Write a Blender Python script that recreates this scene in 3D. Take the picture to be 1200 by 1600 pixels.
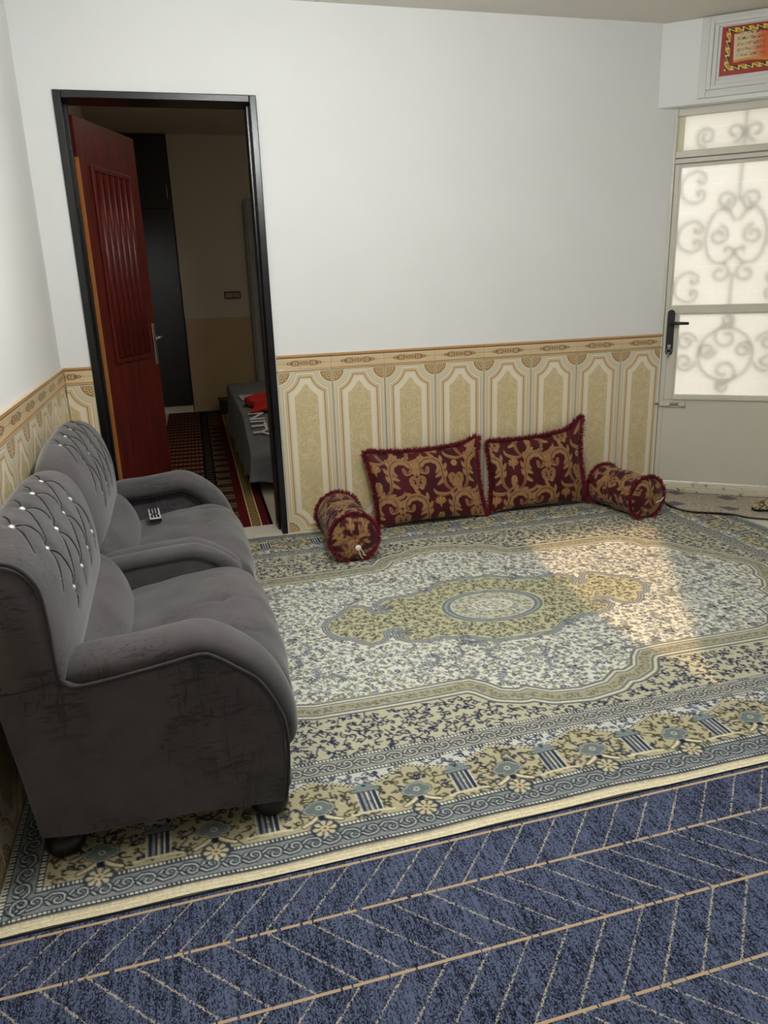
import bpy, bmesh, math, random
import numpy as np
from mathutils import Vector, Matrix

# ------------------------------------------------------------------ scene, camera, light
for o in list(bpy.data.objects): bpy.data.objects.remove(o, do_unlink=True)
scene = bpy.context.scene
COL = scene.collection
rng = np.random.default_rng(7)
random.seed(7)

def lin(c):
    c = np.asarray(c, float) / 255.0
    return np.where(c <= 0.04045, c / 12.92, ((c + 0.055) / 1.055) ** 2.4)
def L4(c): return (*[float(v) for v in lin(c)], 1.0)

CAM = (0.52611, -4.10882, 1.33406)
YAW, PITCH, ROLL, FPX = -0.26601, -0.29047, -0.03566, 1175.478
def cam_axes():
    cy, sy, cp, sp = math.cos(YAW), math.sin(YAW), math.cos(PITCH), math.sin(PITCH)
    r = Vector((cy, sy, 0)); f = Vector((-sy * cp, cy * cp, sp)); u = r.cross(f)
    return r * math.cos(ROLL) + u * math.sin(ROLL), u * math.cos(ROLL) - r * math.sin(ROLL), f
cr_, cu_, cf_ = cam_axes()
cd = bpy.data.cameras.new('camera'); cam = bpy.data.objects.new('camera', cd); COL.objects.link(cam)
cd.sensor_fit = 'VERTICAL'; cd.sensor_height = 36.0; cd.sensor_width = 27.0
cd.lens = 36.0 * FPX / 1600.0; cd.clip_start = 0.05
M = Matrix((cr_, cu_, -cf_)).transposed().to_4x4(); M.translation = Vector(CAM)
cam.matrix_world = M
scene.camera = cam

vs = scene.view_settings
vs.view_transform = 'Standard'; vs.look = 'None'; vs.gamma = 1.0; vs.use_curve_mapping = False
vs.exposure = 0.0
WORLD_STRENGTH = 1.38
SUN_STRENGTH = 6.0
LAMP_STRENGTH = 118.0
BED_FILL_STRENGTH = 66.0
wd = bpy.data.worlds.new('sky'); scene.world = wd; wd.use_nodes = True
bgn = wd.node_tree.nodes['Background']
bgn.inputs[0].default_value = (1.0, 0.985, 0.965, 1); bgn.inputs[1].default_value = WORLD_STRENGTH

SUN_AZ = (0.25, 0.968); SUN_EL = math.radians(20)
sd = bpy.data.lights.new('sun', 'SUN'); so = bpy.data.objects.new('sun', sd); COL.objects.link(so)
sd.energy = SUN_STRENGTH; sd.angle = math.radians(0.7); sd.color = (1.0, 0.60, 0.30)
so.location = (0, -8, 6)
so.rotation_euler = Vector((SUN_AZ[0] * math.cos(SUN_EL), SUN_AZ[1] * math.cos(SUN_EL), -math.sin(SUN_EL))).to_track_quat('-Z', 'Y').to_euler()

# ------------------------------------------------------------------ node expression helper
class X:
    nt = None
    def __init__(s, v): s.v = v
    @staticmethod
    def w(v): return v if isinstance(v, X) else X(v)
    def __add__(a, b): return fn('ADD', a, b)
    __radd__ = __add__
    def __sub__(a, b): return fn('SUBTRACT', a, b)
    def __rsub__(a, b): return fn('SUBTRACT', b, a)
    def __mul__(a, b): return fn('MULTIPLY', a, b)
    __rmul__ = __mul__
    def __truediv__(a, b): return fn('DIVIDE', a, b)
    def __rtruediv__(a, b): return fn('DIVIDE', b, a)
    def __neg__(a): return fn('MULTIPLY', a, -1.0)
def setin(sock, v):
    if isinstance(v, X): v = v.v
    if isinstance(v, bpy.types.NodeSocket): X.nt.links.new(v, sock)
    else: sock.default_value = v
def fn(op, *args):
    n = X.nt.nodes.new('ShaderNodeMath'); n.operation = op
    for i, a in enumerate(args): setin(n.inputs[i], a)
    return X(n.outputs[0])
def absf(a): return fn('ABSOLUTE', a)
def mn(a, *b):
    for c in b: a = fn('MINIMUM', a, c)
    return a
def mx(a, *b):
    for c in b: a = fn('MAXIMUM', a, c)
    return a
def fract(a): return fn('FRACT', a)
def floorf(a): return fn('FLOOR', a)
def sq(a, b): return fn('SQRT', a * a + b * b)
def lt(a, b): return fn('LESS_THAN', a, b)
def gt(a, b): return fn('GREATER_THAN', a, b)
def smooth(a, lo, hi):
    n = X.nt.nodes.new('ShaderNodeMapRange'); n.interpolation_type = 'SMOOTHSTEP'
    setin(n.inputs[0], a); setin(n.inputs[1], lo); setin(n.inputs[2], hi)
    return X(n.outputs[0])
def band(a, c, w, s=0.0006):   # 1 where |a-c|<w
    return 1.0 - smooth(absf(a - c), w - s, w + s)
def xyz(v):
    n = X.nt.nodes.new('ShaderNodeSeparateXYZ'); X.nt.links.new(v, n.inputs[0])
    return [X(o) for o in n.outputs]
def vec(x, y, z=0.0):
    n = X.nt.nodes.new('ShaderNodeCombineXYZ')
    for i, a in enumerate((x, y, z)): setin(n.inputs[i], a)
    return n.outputs[0]
def coord(kind='Object'):
    n = X.nt.nodes.new('ShaderNodeTexCoord'); return n.outputs[kind]
def wpos():
    n = X.nt.nodes.new('ShaderNodeNewGeometry'); return n.outputs['Position']
def noise(v, scale=5.0, detail=2.0, rough=0.5, dist=0.0, out=0):
    n = X.nt.nodes.new('ShaderNodeTexNoise')
    if v is not None: X.nt.links.new(v, n.inputs['Vector'])
    n.inputs['Scale'].default_value = scale; n.inputs['Detail'].default_value = detail
    n.inputs['Roughness'].default_value = rough; n.inputs['Distortion'].default_value = dist
    return X(n.outputs[out])
def white(v):
    n = X.nt.nodes.new('ShaderNodeTexWhiteNoise'); X.nt.links.new(v, n.inputs['Vector']); return X(n.outputs[0])
def mixc(f, a, b):
    n = X.nt.nodes.new('ShaderNodeMix'); n.data_type = 'RGBA'
    setin(n.inputs[0], f)
    for i, c in ((6, a), (7, b)):
        if isinstance(c, (tuple, list)): c = L4(c) if len(c) == 3 else c
        setin(n.inputs[i], c)
    return X(n.outputs[2])
def mat(name, color=(200, 200, 200), rough=0.6, metal=0.0, build=None, spec=0.5, sheen=0.0, coat=0.0, emit=None, estr=0.0):
    m = bpy.data.materials.new(name); m.use_nodes = True
    X.nt = m.node_tree
    b = m.node_tree.nodes['Principled BSDF']
    b.inputs['Base Color'].default_value = L4(color); b.inputs['Roughness'].default_value = rough
    b.inputs['Metallic'].default_value = metal; b.inputs['Specular IOR Level'].default_value = spec
    b.inputs['Sheen Weight'].default_value = sheen; b.inputs['Sheen Roughness'].default_value = 0.45
    b.inputs['Coat Weight'].default_value = coat
    if emit: b.inputs['Emission Color'].default_value = L4(emit); b.inputs['Emission Strength'].default_value = estr
    if build:
        r = build()
        if r is not None:
            if not isinstance(r, dict): r = {'c': r}
            if 'c' in r: setin(b.inputs['Base Color'], r['c'])
            if 'r' in r: setin(b.inputs['Roughness'], r['r'])
            if 'h' in r:
                n = X.nt.nodes.new('ShaderNodeBump'); n.inputs['Strength'].default_value = r.get('hs', 0.4)
                n.inputs['Distance'].default_value = r.get('hd', 0.003)
                setin(n.inputs['Height'], r['h']); X.nt.links.new(n.outputs[0], b.inputs['Normal'])
    return m

# ------------------------------------------------------------------ object helpers
WL = {}
def tag(o, label=None, cat=None, group=None, kind=None):
    if label: o['label'] = label
    if cat: o['category'] = cat
    if group: o['group'] = group
    if kind: o['kind'] = kind
    return o
def empty(name, loc, **kw):
    o = bpy.data.objects.new(name, None); COL.objects.link(o); o.location = loc; o.empty_display_size = 0.1
    WL[o.name] = Vector(loc); return tag(o, **kw)
def link(o, origin, parent):
    COL.objects.link(o); WL[o.name] = Vector(origin)
    if parent is not None:
        o.parent = parent; o.location = Vector(origin) - WL[parent.name]
    else: o.location = origin
    return o
def mk(name, V, F, m, parent=None, smooth=False, uv=None, col=None, origin=None, **kw):
    V = np.asarray(V, float).reshape(-1, 3)
    if origin is None:
        lo, hi = V.min(0), V.max(0); origin = ((lo[0] + hi[0]) / 2, (lo[1] + hi[1]) / 2, lo[2])
    me = bpy.data.meshes.new(name)
    if isinstance(F, np.ndarray) and F.ndim == 2:
        n, k = F.shape
        me.vertices.add(len(V)); me.vertices.foreach_set('co', (V - np.array(origin)).astype(np.float32).ravel())
        me.loops.add(n * k); me.loops.foreach_set('vertex_index', F.astype(np.int32).ravel())
        me.polygons.add(n); me.polygons.foreach_set('loop_start', np.arange(0, n * k, k, dtype=np.int32))
        me.update(calc_edges=True)
    else:
        me.from_pydata((V - np.array(origin)).tolist(), [], [list(map(int, f)) for f in F]); me.update()
    if smooth: me.polygons.foreach_set('use_smooth', np.ones(len(me.polygons), bool))
    if uv is not None:
        L = me.uv_layers.new(name='UVMap'); vi = np.zeros(len(me.loops), np.int32); me.loops.foreach_get('vertex_index', vi)
        L.data.foreach_set('uv', np.asarray(uv, np.float32)[vi].ravel())
    if col is not None:
        a = me.color_attributes.new('Col', 'FLOAT_COLOR', 'POINT')
        c = np.ones((len(V), 4), np.float32); c[:, :3] = col; a.data.foreach_set('color', c.ravel())
    me.materials.append(m)
    o = bpy.data.objects.new(name, me)
    return tag(link(o, origin, parent), **kw)
def fix_normals(V, F):
    bm = bmesh.new(); vs_ = [bm.verts.new(v) for v in V]
    for f in F: bm.faces.new([vs_[i] for i in f])
    bmesh.ops.recalc_face_normals(bm, faces=bm.faces)
    bm.verts.index_update()
    r = [[v.index for v in f.verts] for f in bm.faces]; bm.free(); return r
BOXF = [(0, 1, 3, 2), (4, 6, 7, 5), (0, 4, 5, 1), (2, 3, 7, 6), (0, 2, 6, 4), (1, 5, 7, 3)]
def boxv(lo, hi, T=None):
    V = [(x, y, z) for x in (lo[0], hi[0]) for y in (lo[1], hi[1]) for z in (lo[2], hi[2])]
    return [T(*v) for v in V] if T else V
def bevelled(V, F, off, seg=2):
    bm = bmesh.new(); vs_ = [bm.verts.new(v) for v in V]
    for f in F: bm.faces.new([vs_[i] for i in f])
    bmesh.ops.recalc_face_normals(bm, faces=bm.faces)
    if off > 0: bmesh.ops.bevel(bm, geom=list(bm.edges), offset=off, segments=seg, affect='EDGES', clamp_overlap=True, profile=0.5)
    bm.verts.index_update()
    V2 = [tuple(v.co) for v in bm.verts]; F2 = [[v.index for v in f.verts] for f in bm.faces]; bm.free()
    return V2, F2
def join(parts):
    V, F = [], []
    for v, f in parts:
        o = len(V); V += [tuple(a) for a in v]; F += [[i + o for i in q] for q in f]
    return V, F
def box(name, lo, hi, m, parent=None, bev=0.0, T=None, seg=2, **kw):
    V, F = bevelled(boxv(lo, hi, T), BOXF, bev, seg)
    return mk(name, V, F, m, parent, **kw)
def boxes(name, lst, m, parent=None, bev=0.0, T=None, **kw):
    V, F = join([bevelled(boxv(a, b, T), BOXF, bev) for a, b in lst])
    return mk(name, V, F, m, parent, **kw)
def grid_faces(nu, nv, cu=False, cv=False):
    i = np.arange(nu if cu else nu - 1); j = np.arange(nv if cv else nv - 1)
    I, J = np.meshgrid(i, j, indexing='ij'); I2 = (I + 1) % nu; J2 = (J + 1) % nv
    return np.stack([I * nv + J, I2 * nv + J, I2 * nv + J2, I * nv + J2], -1).reshape(-1, 4)
def loft(loops, cap=True):
    L = np.asarray(loops, float); nu, nv, _ = L.shape
    F = grid_faces(nu, nv, False, True).tolist(); V = L.reshape(-1, 3)
    if cap: F.append(list(range(nv))[::-1]); F.append([(nu - 1) * nv + k for k in range(nv)])
    return V, fix_normals(V.tolist(), F)
def tube(path, r, n=8, cap=True):
    P = np.asarray(path, float); N = len(P); r = np.broadcast_to(r, (N,))
    T = np.gradient(P, axis=0); T /= np.linalg.norm(T, axis=1)[:, None] + 1e-12
    up = np.array([0, 0, 1.0]) if abs(T[0][2]) < 0.9 else np.array([1.0, 0, 0])
    a = np.cross(T[0], up); a /= np.linalg.norm(a); loops = []
    th = np.linspace(0, 2 * np.pi, n, endpoint=False)
    for i in range(N):
        a = a - T[i] * (a @ T[i]); a /= np.linalg.norm(a) + 1e-12; b = np.cross(T[i], a)
        loops.append(P[i] + r[i] * (np.cos(th)[:, None] * a + np.sin(th)[:, None] * b))
    return loft(loops, cap)
def lathe(profile, n=24, c=(0, 0, 0)):
    th = np.linspace(0, 2 * np.pi, n, endpoint=False)
    loops = [[(c[0] + r * math.cos(t), c[1] + r * math.sin(t), c[2] + z) for t in th] for r, z in profile]
    return loft(loops)
def extrude_poly(pts, axis, a, b, bev=0.0, seg=3):
    n = len(pts)
    def P(u, v, w): return {'y': (u, w, v), 'x': (w, u, v), 'z': (u, v, w)}[axis]
    V = [P(u, v, a) for u, v in pts] + [P(u, v, b) for u, v in pts]
    F = [list(range(n)), list(range(n, 2 * n))] + [[i, (i + 1) % n, n + (i + 1) % n, n + i] for i in range(n)]
    return bevelled(V, F, bev, seg)
def crom(pts, n, closed=False):
    P = np.asarray(pts, float); N = len(P); segs = N if closed else N - 1
    out = []
    u = np.linspace(0, segs, n, endpoint=not closed)
    for t in u:
        i = min(int(t), segs - 1); f = t - i
        g = (lambda k: P[k % N]) if closed else (lambda k: P[min(max(k, 0), N - 1)])
        a, b, c, d = g(i - 1), g(i), g(i + 1), g(i + 2)
        out.append(0.5 * (2 * b + (c - a) * f + (2 * a - 5 * b + 4 * c - d) * f * f + (3 * b - a - 3 * c + d) * f ** 3))
    return np.array(out)

# ------------------------------------------------------------------ shared materials
def wall_build():
    p = wpos(); h = noise(p, 18, 4, 0.6) * 0.6 + noise(p, 1.6, 2) * 2.0
    return {'c': mixc(noise(p, 2.2, 3), (229, 229, 226), (236, 236, 234)), 'h': h, 'hs': 0.12, 'hd': 0.006}
m_wall = mat('white_plaster', rough=0.75, spec=0.25, build=wall_build)
m_ceil = mat('ceiling_plaster', (226, 222, 210), 0.9, spec=0.1)
m_trim = mat('off_white_paint', (212, 211, 203), 0.5)
def floor_build():
    p = wpos(); x, y, z = xyz(p)
    g = mn(absf(fract(x / 0.6 + 0.1) - 0.5), absf(fract(y / 0.6 + 0.47) - 0.5))
    c = mixc(noise(p, 3, 5, 0.6, 0.6), (196, 189, 172), (216, 210, 196))
    return mixc(lt(g, 0.004), c, (150, 142, 126))
m_floor = mat('floor_stone', rough=0.35, build=floor_build)
m_black = mat('black_gloss_paint', (12, 12, 13), 0.28, spec=0.5, build=lambda: {'h': noise(wpos(), 60, 3), 'hs': 0.15, 'hd': 0.002})
m_dark = mat('dark_void', (10, 9, 9), 0.9)

# ------------------------------------------------------------------ structure
CEIL = 2.665; DX0, DX1, DZ = 0.143, 1.071, 2.25
TH = 0.2
boxes('wall_back', [((-0.2, 0, 0), (DX0, TH, 3.05)), ((DX1, 0, 0), (3.475, TH, 3.05)), ((DX0, 0, DZ), (DX1, TH, 3.05))], m_wall, kind='structure', origin=(1.7, 0, 0))
box('wall_left', (-0.2, -6.2, 0), (0, 0, 2.85), m_wall, kind='structure')
box('floor', (-0.4, -6.4, -0.12), (4.8, 6.0, 0), m_floor, kind='structure')
box('ceiling', (-0.2, -6.2, CEIL), (4.7, 0.0, CEIL + 0.2), m_ceil, kind='structure')
# wall behind the camera with an unseen window; added curtains leave a V-shaped gap for the sun patch
WY = -6.0
wx0, wx1, wz0, wz1 = 0.55, 2.0, 0.95, 2.13
boxes('wall_front', [((0, WY - 0.2, 0), (wx0, WY, CEIL)), ((wx1, WY - 0.2, 0), (4.6, WY, CEIL)), ((wx0, WY - 0.2, 0), (wx1, WY, wz0)), ((wx0, WY - 0.2, wz1), (wx1, WY, CEIL))], m_wall, kind='structure', origin=(2.3, WY, 0))
w1 = empty('window_1', ((wx0 + wx1) / 2, WY - 0.1, wz0), kind='structure')
boxes('frame', [((wx0, WY - 0.13, wz0), (wx0 + .05, WY - 0.07, wz1)), ((wx1 - .05, WY - 0.13, wz0), (wx1, WY - 0.07, wz1)), ((wx0 + .05, WY - 0.13, wz0), (wx1 - .05, WY - 0.07, wz0 + .05)), ((wx0 + .05, WY - 0.13, wz1 - .05), (wx1 - .05, WY - 0.07, wz1))], m_trim, w1)
DA = math.radians(38); CS, SN = math.cos(DA), math.sin(DA); DO = (3.46, 0.0)
def D(s, n, z): return (DO[0] + s * CS - n * SN, DO[1] - s * SN - n * CS, z)
S0, S1, ZH = -0.012, 0.742, 2.25
boxes('wall_diagonal', [((S0, -0.22, ZH), (S1, 0, CEIL)), ((S1, -0.22, 0), (1.3, 0, CEIL))], m_wall, T=D, kind='structure', origin=D(0.6, 0, 0))
box('wall_right', (D(1.25, 0, 0)[0], -6.2, 0), (D(1.25, 0, 0)[0] + 0.2, D(1.25, 0, 0)[1] + .05, 2.85), m_wall, kind='structure')
box('trim_1', (-0.16, -0.05, 2.245), (1.25, 0.08, CEIL), m_wall, T=D, bev=0.006, kind='structure')
# bedroom beyond the doorway
m_bwall = mat('bedroom_plaster', (205, 196, 182), 0.85, spec=0.2)
m_btile = mat('bedroom_tile', rough=0.4, build=lambda: mixc(noise(wpos(), 4, 3), (176, 152, 118), (190, 168, 134)))
BY, BZ = 5.05, 2.98
boxes('wall_bedroom_back', [((0.745, BY, 0), (3.4, BY + .2, BZ)), ((-0.2, BY + .5, 0), (0.745, BY + .7, BZ)), ((0.745, BY + .2, 0), (0.945, BY + .7, BZ))], m_bwall, kind='structure', origin=(2, BY, 0))
box('trim_2', (0.75, BY - 0.012, 0.0), (3.2, BY, 1.06), m_btile, bev=0.003, kind='structure')
box('wall_bedroom_left', (-0.2, TH, 0), (0.0, BY + .7, BZ), m_bwall, kind='structure')
box('wall_bedroom_right', (3.2, TH, 0), (3.4, BY, BZ), m_bwall, kind='structure')
box('ceiling_bedroom', (-0.2, 0.0, BZ), (3.8, BY + .7, BZ + .2), m_bwall, kind='structure')
# ------------------------------------------------------------------ wall tiles
TW, TB, THH = 0.30, 0.913, 0.088
def tile_build():
    u, v, _ = xyz(coord('UV'))
    dx = mn(u, TW - u); dz = mn(v, TB - v); cr = sq(dx, dz)
    q = mn(dx, dz + 0.012, cr - 0.076)
    uvv = vec(u, v)
    n1 = noise(uvv, 28, 4, 0.6, 1.5); n2 = noise(uvv, 9, 2, 0.5, 0.8)
    field = mixc(smooth(n1, 0.42, 0.62), (204, 183, 138), (216, 199, 158))
    field = mixc(smooth(n2, 0.45, 0.7) * 0.55, field, (196, 180, 140))
    c = mixc(smooth(q, 0.016, 0.024), (214, 202, 174), (232, 219, 190))          # outer bands
    c = mixc(band(q, 0.0225, 0.0015), c, (176, 166, 140))
    c = mixc(band(q, 0.0365, 0.0035), c, (206, 184, 140))
    c = mixc(band(q, 0.0475, 0.0045), c, (172, 130, 88))
    c = mixc(band(q, 0.0485, 0.0016), c, (204, 170, 124))
    c = mixc(smooth(q, 0.0525, 0.0545), c, (232, 222, 198))
    c = mixc(band(q, 0.0575, 0.001), c, (204, 188, 152))
    c = mixc(smooth(q, 0.083, 0.086), c, field)
    # quarter rosettes in the corners
    ang = fn('ARCTAN2', dz, dx)
    orn = fn('SINE', cr * 420.0 + fn('SINE', ang * 10.0) * 1.9)
    ros = mixc(smooth(orn, -0.1, 0.35), (158, 124, 80), (206, 184, 138))
    c = mixc(lt(cr, 0.060), c, ros)
    c = mixc(band(cr, 0.0635, 0.003), c, (160, 114, 66))
    c = mixc(band(cr, 0.0695, 0.0025), c, (226, 216, 190))
    c = mixc(lt(cr, 0.066) * lt(mn(dx, dz), 0.006), c, (214, 204, 178))
    c = mixc(lt(dx, 0.0045), c, (188, 178, 150))
    return {'c': c, 'r': 0.22}
def border_build():
    u, v, _ = xyz(coord('UV'))
    x = absf(u - 0.15); y = absf(v - 0.041)
    e0 = sq(x / 0.020, y / 0.0125)
    e1 = sq((x - 0.052) / 0.026, y / 0.0145)
    e2 = sq((x - 0.080) / 0.016, y / 0.008)
    taper = y - mx((0.112 - x) * 0.20, 0.0)
    fil = fn('SINE', x * 420.0 + fn('SINE', y * 900.0) * 1.4)
    o = mx(band(e0, 0.85, 0.18, 0.05), band(e0, 0.28, 0.16, 0.05), band(e1, 0.85, 0.17, 0.05), band(e2, 0.8, 0.25, 0.05))
    o = mx(o, lt(taper, 0.0) * gt(fil, 0.2) * gt(x, 0.018), lt(y, 0.0008))
    bg = mixc(noise(vec(u, v), 30, 3), (206, 182, 142), (218, 196, 158))
    c = mixc(o * 0.85, bg, (128, 88, 48))
    c = mixc(gt(v, 0.068), c, (162, 122, 82))
    c = mixc(band(v, 0.0665, 0.0016), c, (232, 214, 176))
    c = mixc(band(v, 0.080, 0.003), c, (186, 142, 94))
    c = mixc(gt(v, 0.0855), c, (206, 180, 140))
    c = mixc(lt(v, 0.0145), c, (226, 204, 160))
    c = mixc(band(v, 0.0095, 0.0032), c, (164, 122, 76))
    c = mixc(lt(v, 0.003), c, (196, 154, 96))
    return {'c': c, 'r': 0.25}
m_tile = mat('glazed_panel_tile', build=tile_build, spec=0.5)
m_border = mat('glazed_border_tile', build=border_build, spec=0.5)

def tile_mesh(u0, u1, kind):
    g = 0.0007
    if kind == 'tile':
        V, F = bevelled(boxv((u0 + g, -0.008, g), (u1 - g, 0, TB - g)), BOXF, 0.0015, 1)
        V = np.array(V)
    else:
        pr = [(0, 0), (.011, 0.001), (.012, .006), (.010, .011), (.008, .013), (.008, .068), (.011, .071), (.014, .077), (.013, .085), (.006, .088), (0, .088)]
        V = np.array([(u, -n, z) for u in (u0 + g, u1 - g) for n, z in pr]); k = len(pr)
        F = fix_normals(V.tolist(), [list(range(k)), list(range(k, 2 * k))] + [[i, (i + 1) % k, k + (i + 1) % k, k + i] for i in range(k)])
    uv = V[:, [0, 2]].copy(); V[:, 0] -= u0
    return V, F, uv
def place_tiles(wall, spots, rot):
    cache = {}
    for (wx, wy, u0, u1) in spots:
        for kind, z in (('tile', 0.0), ('border_tile', TB)):
            key = (round(u0, 3), round(u1, 3), kind)
            if key not in cache:
                V, F, uv = tile_mesh(u0, u1, 'tile' if kind == 'tile' else 'b')
                o = mk(kind, V, F, m_tile if kind == 'tile' else m_border, wall, uv=uv, origin=(0, 0, 0)); cache[key] = o
            else:
                o = cache[key].copy(); COL.objects.link(o); o.parent = wall
            o.location = Vector((wx, wy, z)) - WL[wall.name]; o.rotation_euler = (0, 0, rot)
            if o is not cache[key]: WL[o.name] = Vector((wx, wy, z))
wb = bpy.data.objects['wall_back']; wl = bpy.data.objects['wall_left']
sp = [(1.0754 + TW * k, 0.0, 0.0, TW) for k in range(7)] + [(1.0754 + TW * 7, 0.0, 0.0, 0.282)]
place_tiles(wb, sp + [(0.009, 0.0, 0.166, TW)], 0.0)
place_tiles(wl, [(0.0, -TW * (k + 1), 0.0, TW) for k in range(19)], math.pi / 2)   # local -y faces the room (+x)

# ------------------------------------------------------------------ bedroom doorway and leaf
d1 = empty('door_1', (0.6, 0, 0), kind='structure')
FW = 0.034
for nm, lo, hi in (('jamb', (DX0, -0.014, 0), (DX0 + FW, 0.15, DZ)), ('jamb', (DX1 - FW, -0.014, 0), (DX1, 0.15, DZ)), ('lintel', (DX0 + FW, -0.014, DZ - FW), (DX1 - FW, 0.15, DZ))):
    box(nm, lo, hi, m_black, d1, bev=0.004)
for nm, lo, hi in (('door_stop', (DX0 + FW, 0.09, 0), (DX0 + FW + .012, 0.15, DZ - FW)), ('door_stop', (DX1 - FW - .012, 0.05, 0), (DX1 - FW, 0.15, DZ - FW))):
    box(nm, lo, hi, m_black, d1, bev=0.002)
box('threshold', (DX0 + FW, -0.012, 0.0), (DX1 - FW, 0.17, 0.012), mat('threshold_stone', (205, 198, 182), 0.35), d1, bev=0.002)
HX, HY = 0.200, 0.20; LX, LY = 0.464, 0.811
LW = math.hypot(LX - HX, LY - HY) ; LA = math.atan2(LY - HY, LX - HX)
def LT(s, n, z): return (HX + s * math.cos(LA) + n * math.sin(LA), HY + s * math.sin(LA) - n * math.cos(LA), z)   # n toward +x side (seen face)
def wood_build():
    x, y, z = xyz(coord('Object'))
    v = vec(x * 9.0, y * 9.0, z * 0.8)
    n = noise(v, 4, 4, 0.6, 0.8)
    return {'c': mixc(smooth(n, 0.3, 0.7), (66, 14, 11), (98, 25, 18)), 'h': n, 'hs': 0.08, 'hd': 0.002}
m_wood = mat('mahogany_varnish', rough=0.42, build=wood_build, coat=0.0, spec=0.35)
m_edge = mat('raw_wood_edge', (176, 112, 54), 0.6, build=lambda: mixc(noise(wpos(), 20, 3), (160, 98, 44), (190, 126, 66)))
m_steel = mat('brushed_steel', (190, 188, 182), 0.3, 1.0)
leaf = box('leaf', (0, -0.04, 0.012), (LW, 0, 2.19), m_wood, d1, bev=0.003, T=LT)
box('hinge_edge', (-0.004, -0.039, 0.012), (0.003, 0.003, 2.0), m_edge, leaf, T=LT)
def rect_ring(s0, s1, z0, z1, w, n0, n1):
    return [((s0, n0, z0), (s0 + w, n1, z1)), ((s1 - w, n0, z0), (s1, n1, z1)), ((s0 + w, n0, z0), (s1 - w, n1, z0 + w)), ((s0 + w, n0, z1 - w), (s1 - w, n1, z1))]
boxes('panel_moulding', rect_ring(0.11, LW - 0.10, 0.98, 1.98, 0.028, 0, 0.012), m_wood, leaf, bev=0.004, T=LT)
nfl = 6; fw = (LW - 0.21 - 0.056) / nfl
for k in range(nfl):
    s = 0.11 + 0.028 + fw * (k + 0.5)
    pth = [LT(s, 0.001, 1.012), LT(s, 0.001, 1.5), LT(s, 0.001, 1.948)]
    V, F = tube(pth, fw * 0.36, 8); mk('flute', V, F, m_wood, leaf, smooth=True)
hd = boxes('handle', [((LW - .055, 0, 0.93), (LW - .02, 0.008, 1.17))], m_steel, leaf, bev=0.003, T=LT)
V, F = tube([LT(LW - .037, .006, 1.09), LT(LW - .037, .05, 1.09), LT(LW - .05, .056, 1.09), LT(LW - .14, .056, 1.085)], .008, 8); mk('lever', V, F, m_steel, hd, smooth=True)
V, F = tube([LT(LW - .037, -.04, 1.09), LT(LW - .037, -.08, 1.09), LT(LW - .03, -.09, 1.09), LT(LW + .06, -.09, 1.085)], .008, 8); mk('lever', V, F, m_steel, hd, smooth=True)

# ------------------------------------------------------------------ glazed outer door
m_gpaint = mat('grey_metal_paint', rough=0.42, build=lambda: mixc(noise(wpos(), 3, 3), (202, 197, 181), (210, 205, 190)))
m_jamb = mat('cream_metal_paint', (206, 202, 188), 0.45)
def pane_mat():
    m = bpy.data.materials.new('frosted_pane'); m.use_nodes = True; X.nt = m.node_tree; nt = m.node_tree
    nt.nodes.remove(nt.nodes['Principled BSDF']); out = nt.nodes['Material Output']
    u, v, _ = xyz(coord('UV'))
    row = floorf(v / 0.075); k = fract(v / 0.075); c = fract(u / 0.19 + fract(row * 0.5) + white(vec(row, 0.0)) * 0.2)
    line = mx(band(k, 0.5, 0.035, 0.02) * gt(noise(vec(u, v), 9, 2), 0.47), band(c, 0.5, 0.012, 0.008) * gt(noise(vec(v, u), 7, 2), 0.46))
    n = noise(vec(u, v), 5, 4)
    colr = mixc(line * 0.5, mixc(n, (248, 244, 232), (240, 236, 224)), (255, 254, 250))
    t = nt.nodes.new('ShaderNodeBsdfTranslucent'); setin(t.inputs[0], colr)
    d = nt.nodes.new('ShaderNodeBsdfDiffuse'); d.inputs[0].default_value = (.8, .79, .76, 1)
    mixs = nt.nodes.new('ShaderNodeMixShader'); mixs.inputs[0].default_value = 0.13
    nt.links.new(t.outputs[0], mixs.inputs[1]); nt.links.new(d.outputs[0], mixs.inputs[2])
    g = nt.nodes.new('ShaderNodeBsdfGlossy'); g.inputs['Roughness'].default_value = 0.25
    mx2 = nt.nodes.new('ShaderNodeMixShader'); mx2.inputs[0].default_value = 0.04
    nt.links.new(mixs.outputs[0], mx2.inputs[1]); nt.links.new(g.outputs[0], mx2.inputs[2])
    nt.links.new(mx2.outputs[0], out.inputs[0]); return m
m_pane = pane_mat()
d2 = empty('door_2', D(0.365, 0, 0), kind='structure')
# fixed frame
boxes('door_frame', [((S0, -0.05, 0), (0.006, 0.012, ZH)), ((S1 - 0.02, -0.05, 0), (S1, 0.012, ZH)), ((0.006, -0.10, 2.205), (S1 - .02, 0.004, ZH))], m_jamb, d2, bev=0.003, T=D)
box('transom_rail', (0.006, -0.09, 1.985), (S1 - .02, 0.022, 2.022), m_gpaint, d2, bev=0.004, T=D)
box('transom_lip', (0.006, -0.05, 1.957), (S1 - .02, 0.012, 1.982), m_jamb, d2, bev=0.003, T=D)
boxes('transom_bead', [((0.006, -0.06, 2.022), (0.045, -0.02, 2.205)), ((.69, -.06, 2.022), (S1 - .02, -.02, 2.205))], mat('aged_cream_paint', (214, 206, 172), 0.5), d2, T=D)
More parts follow.
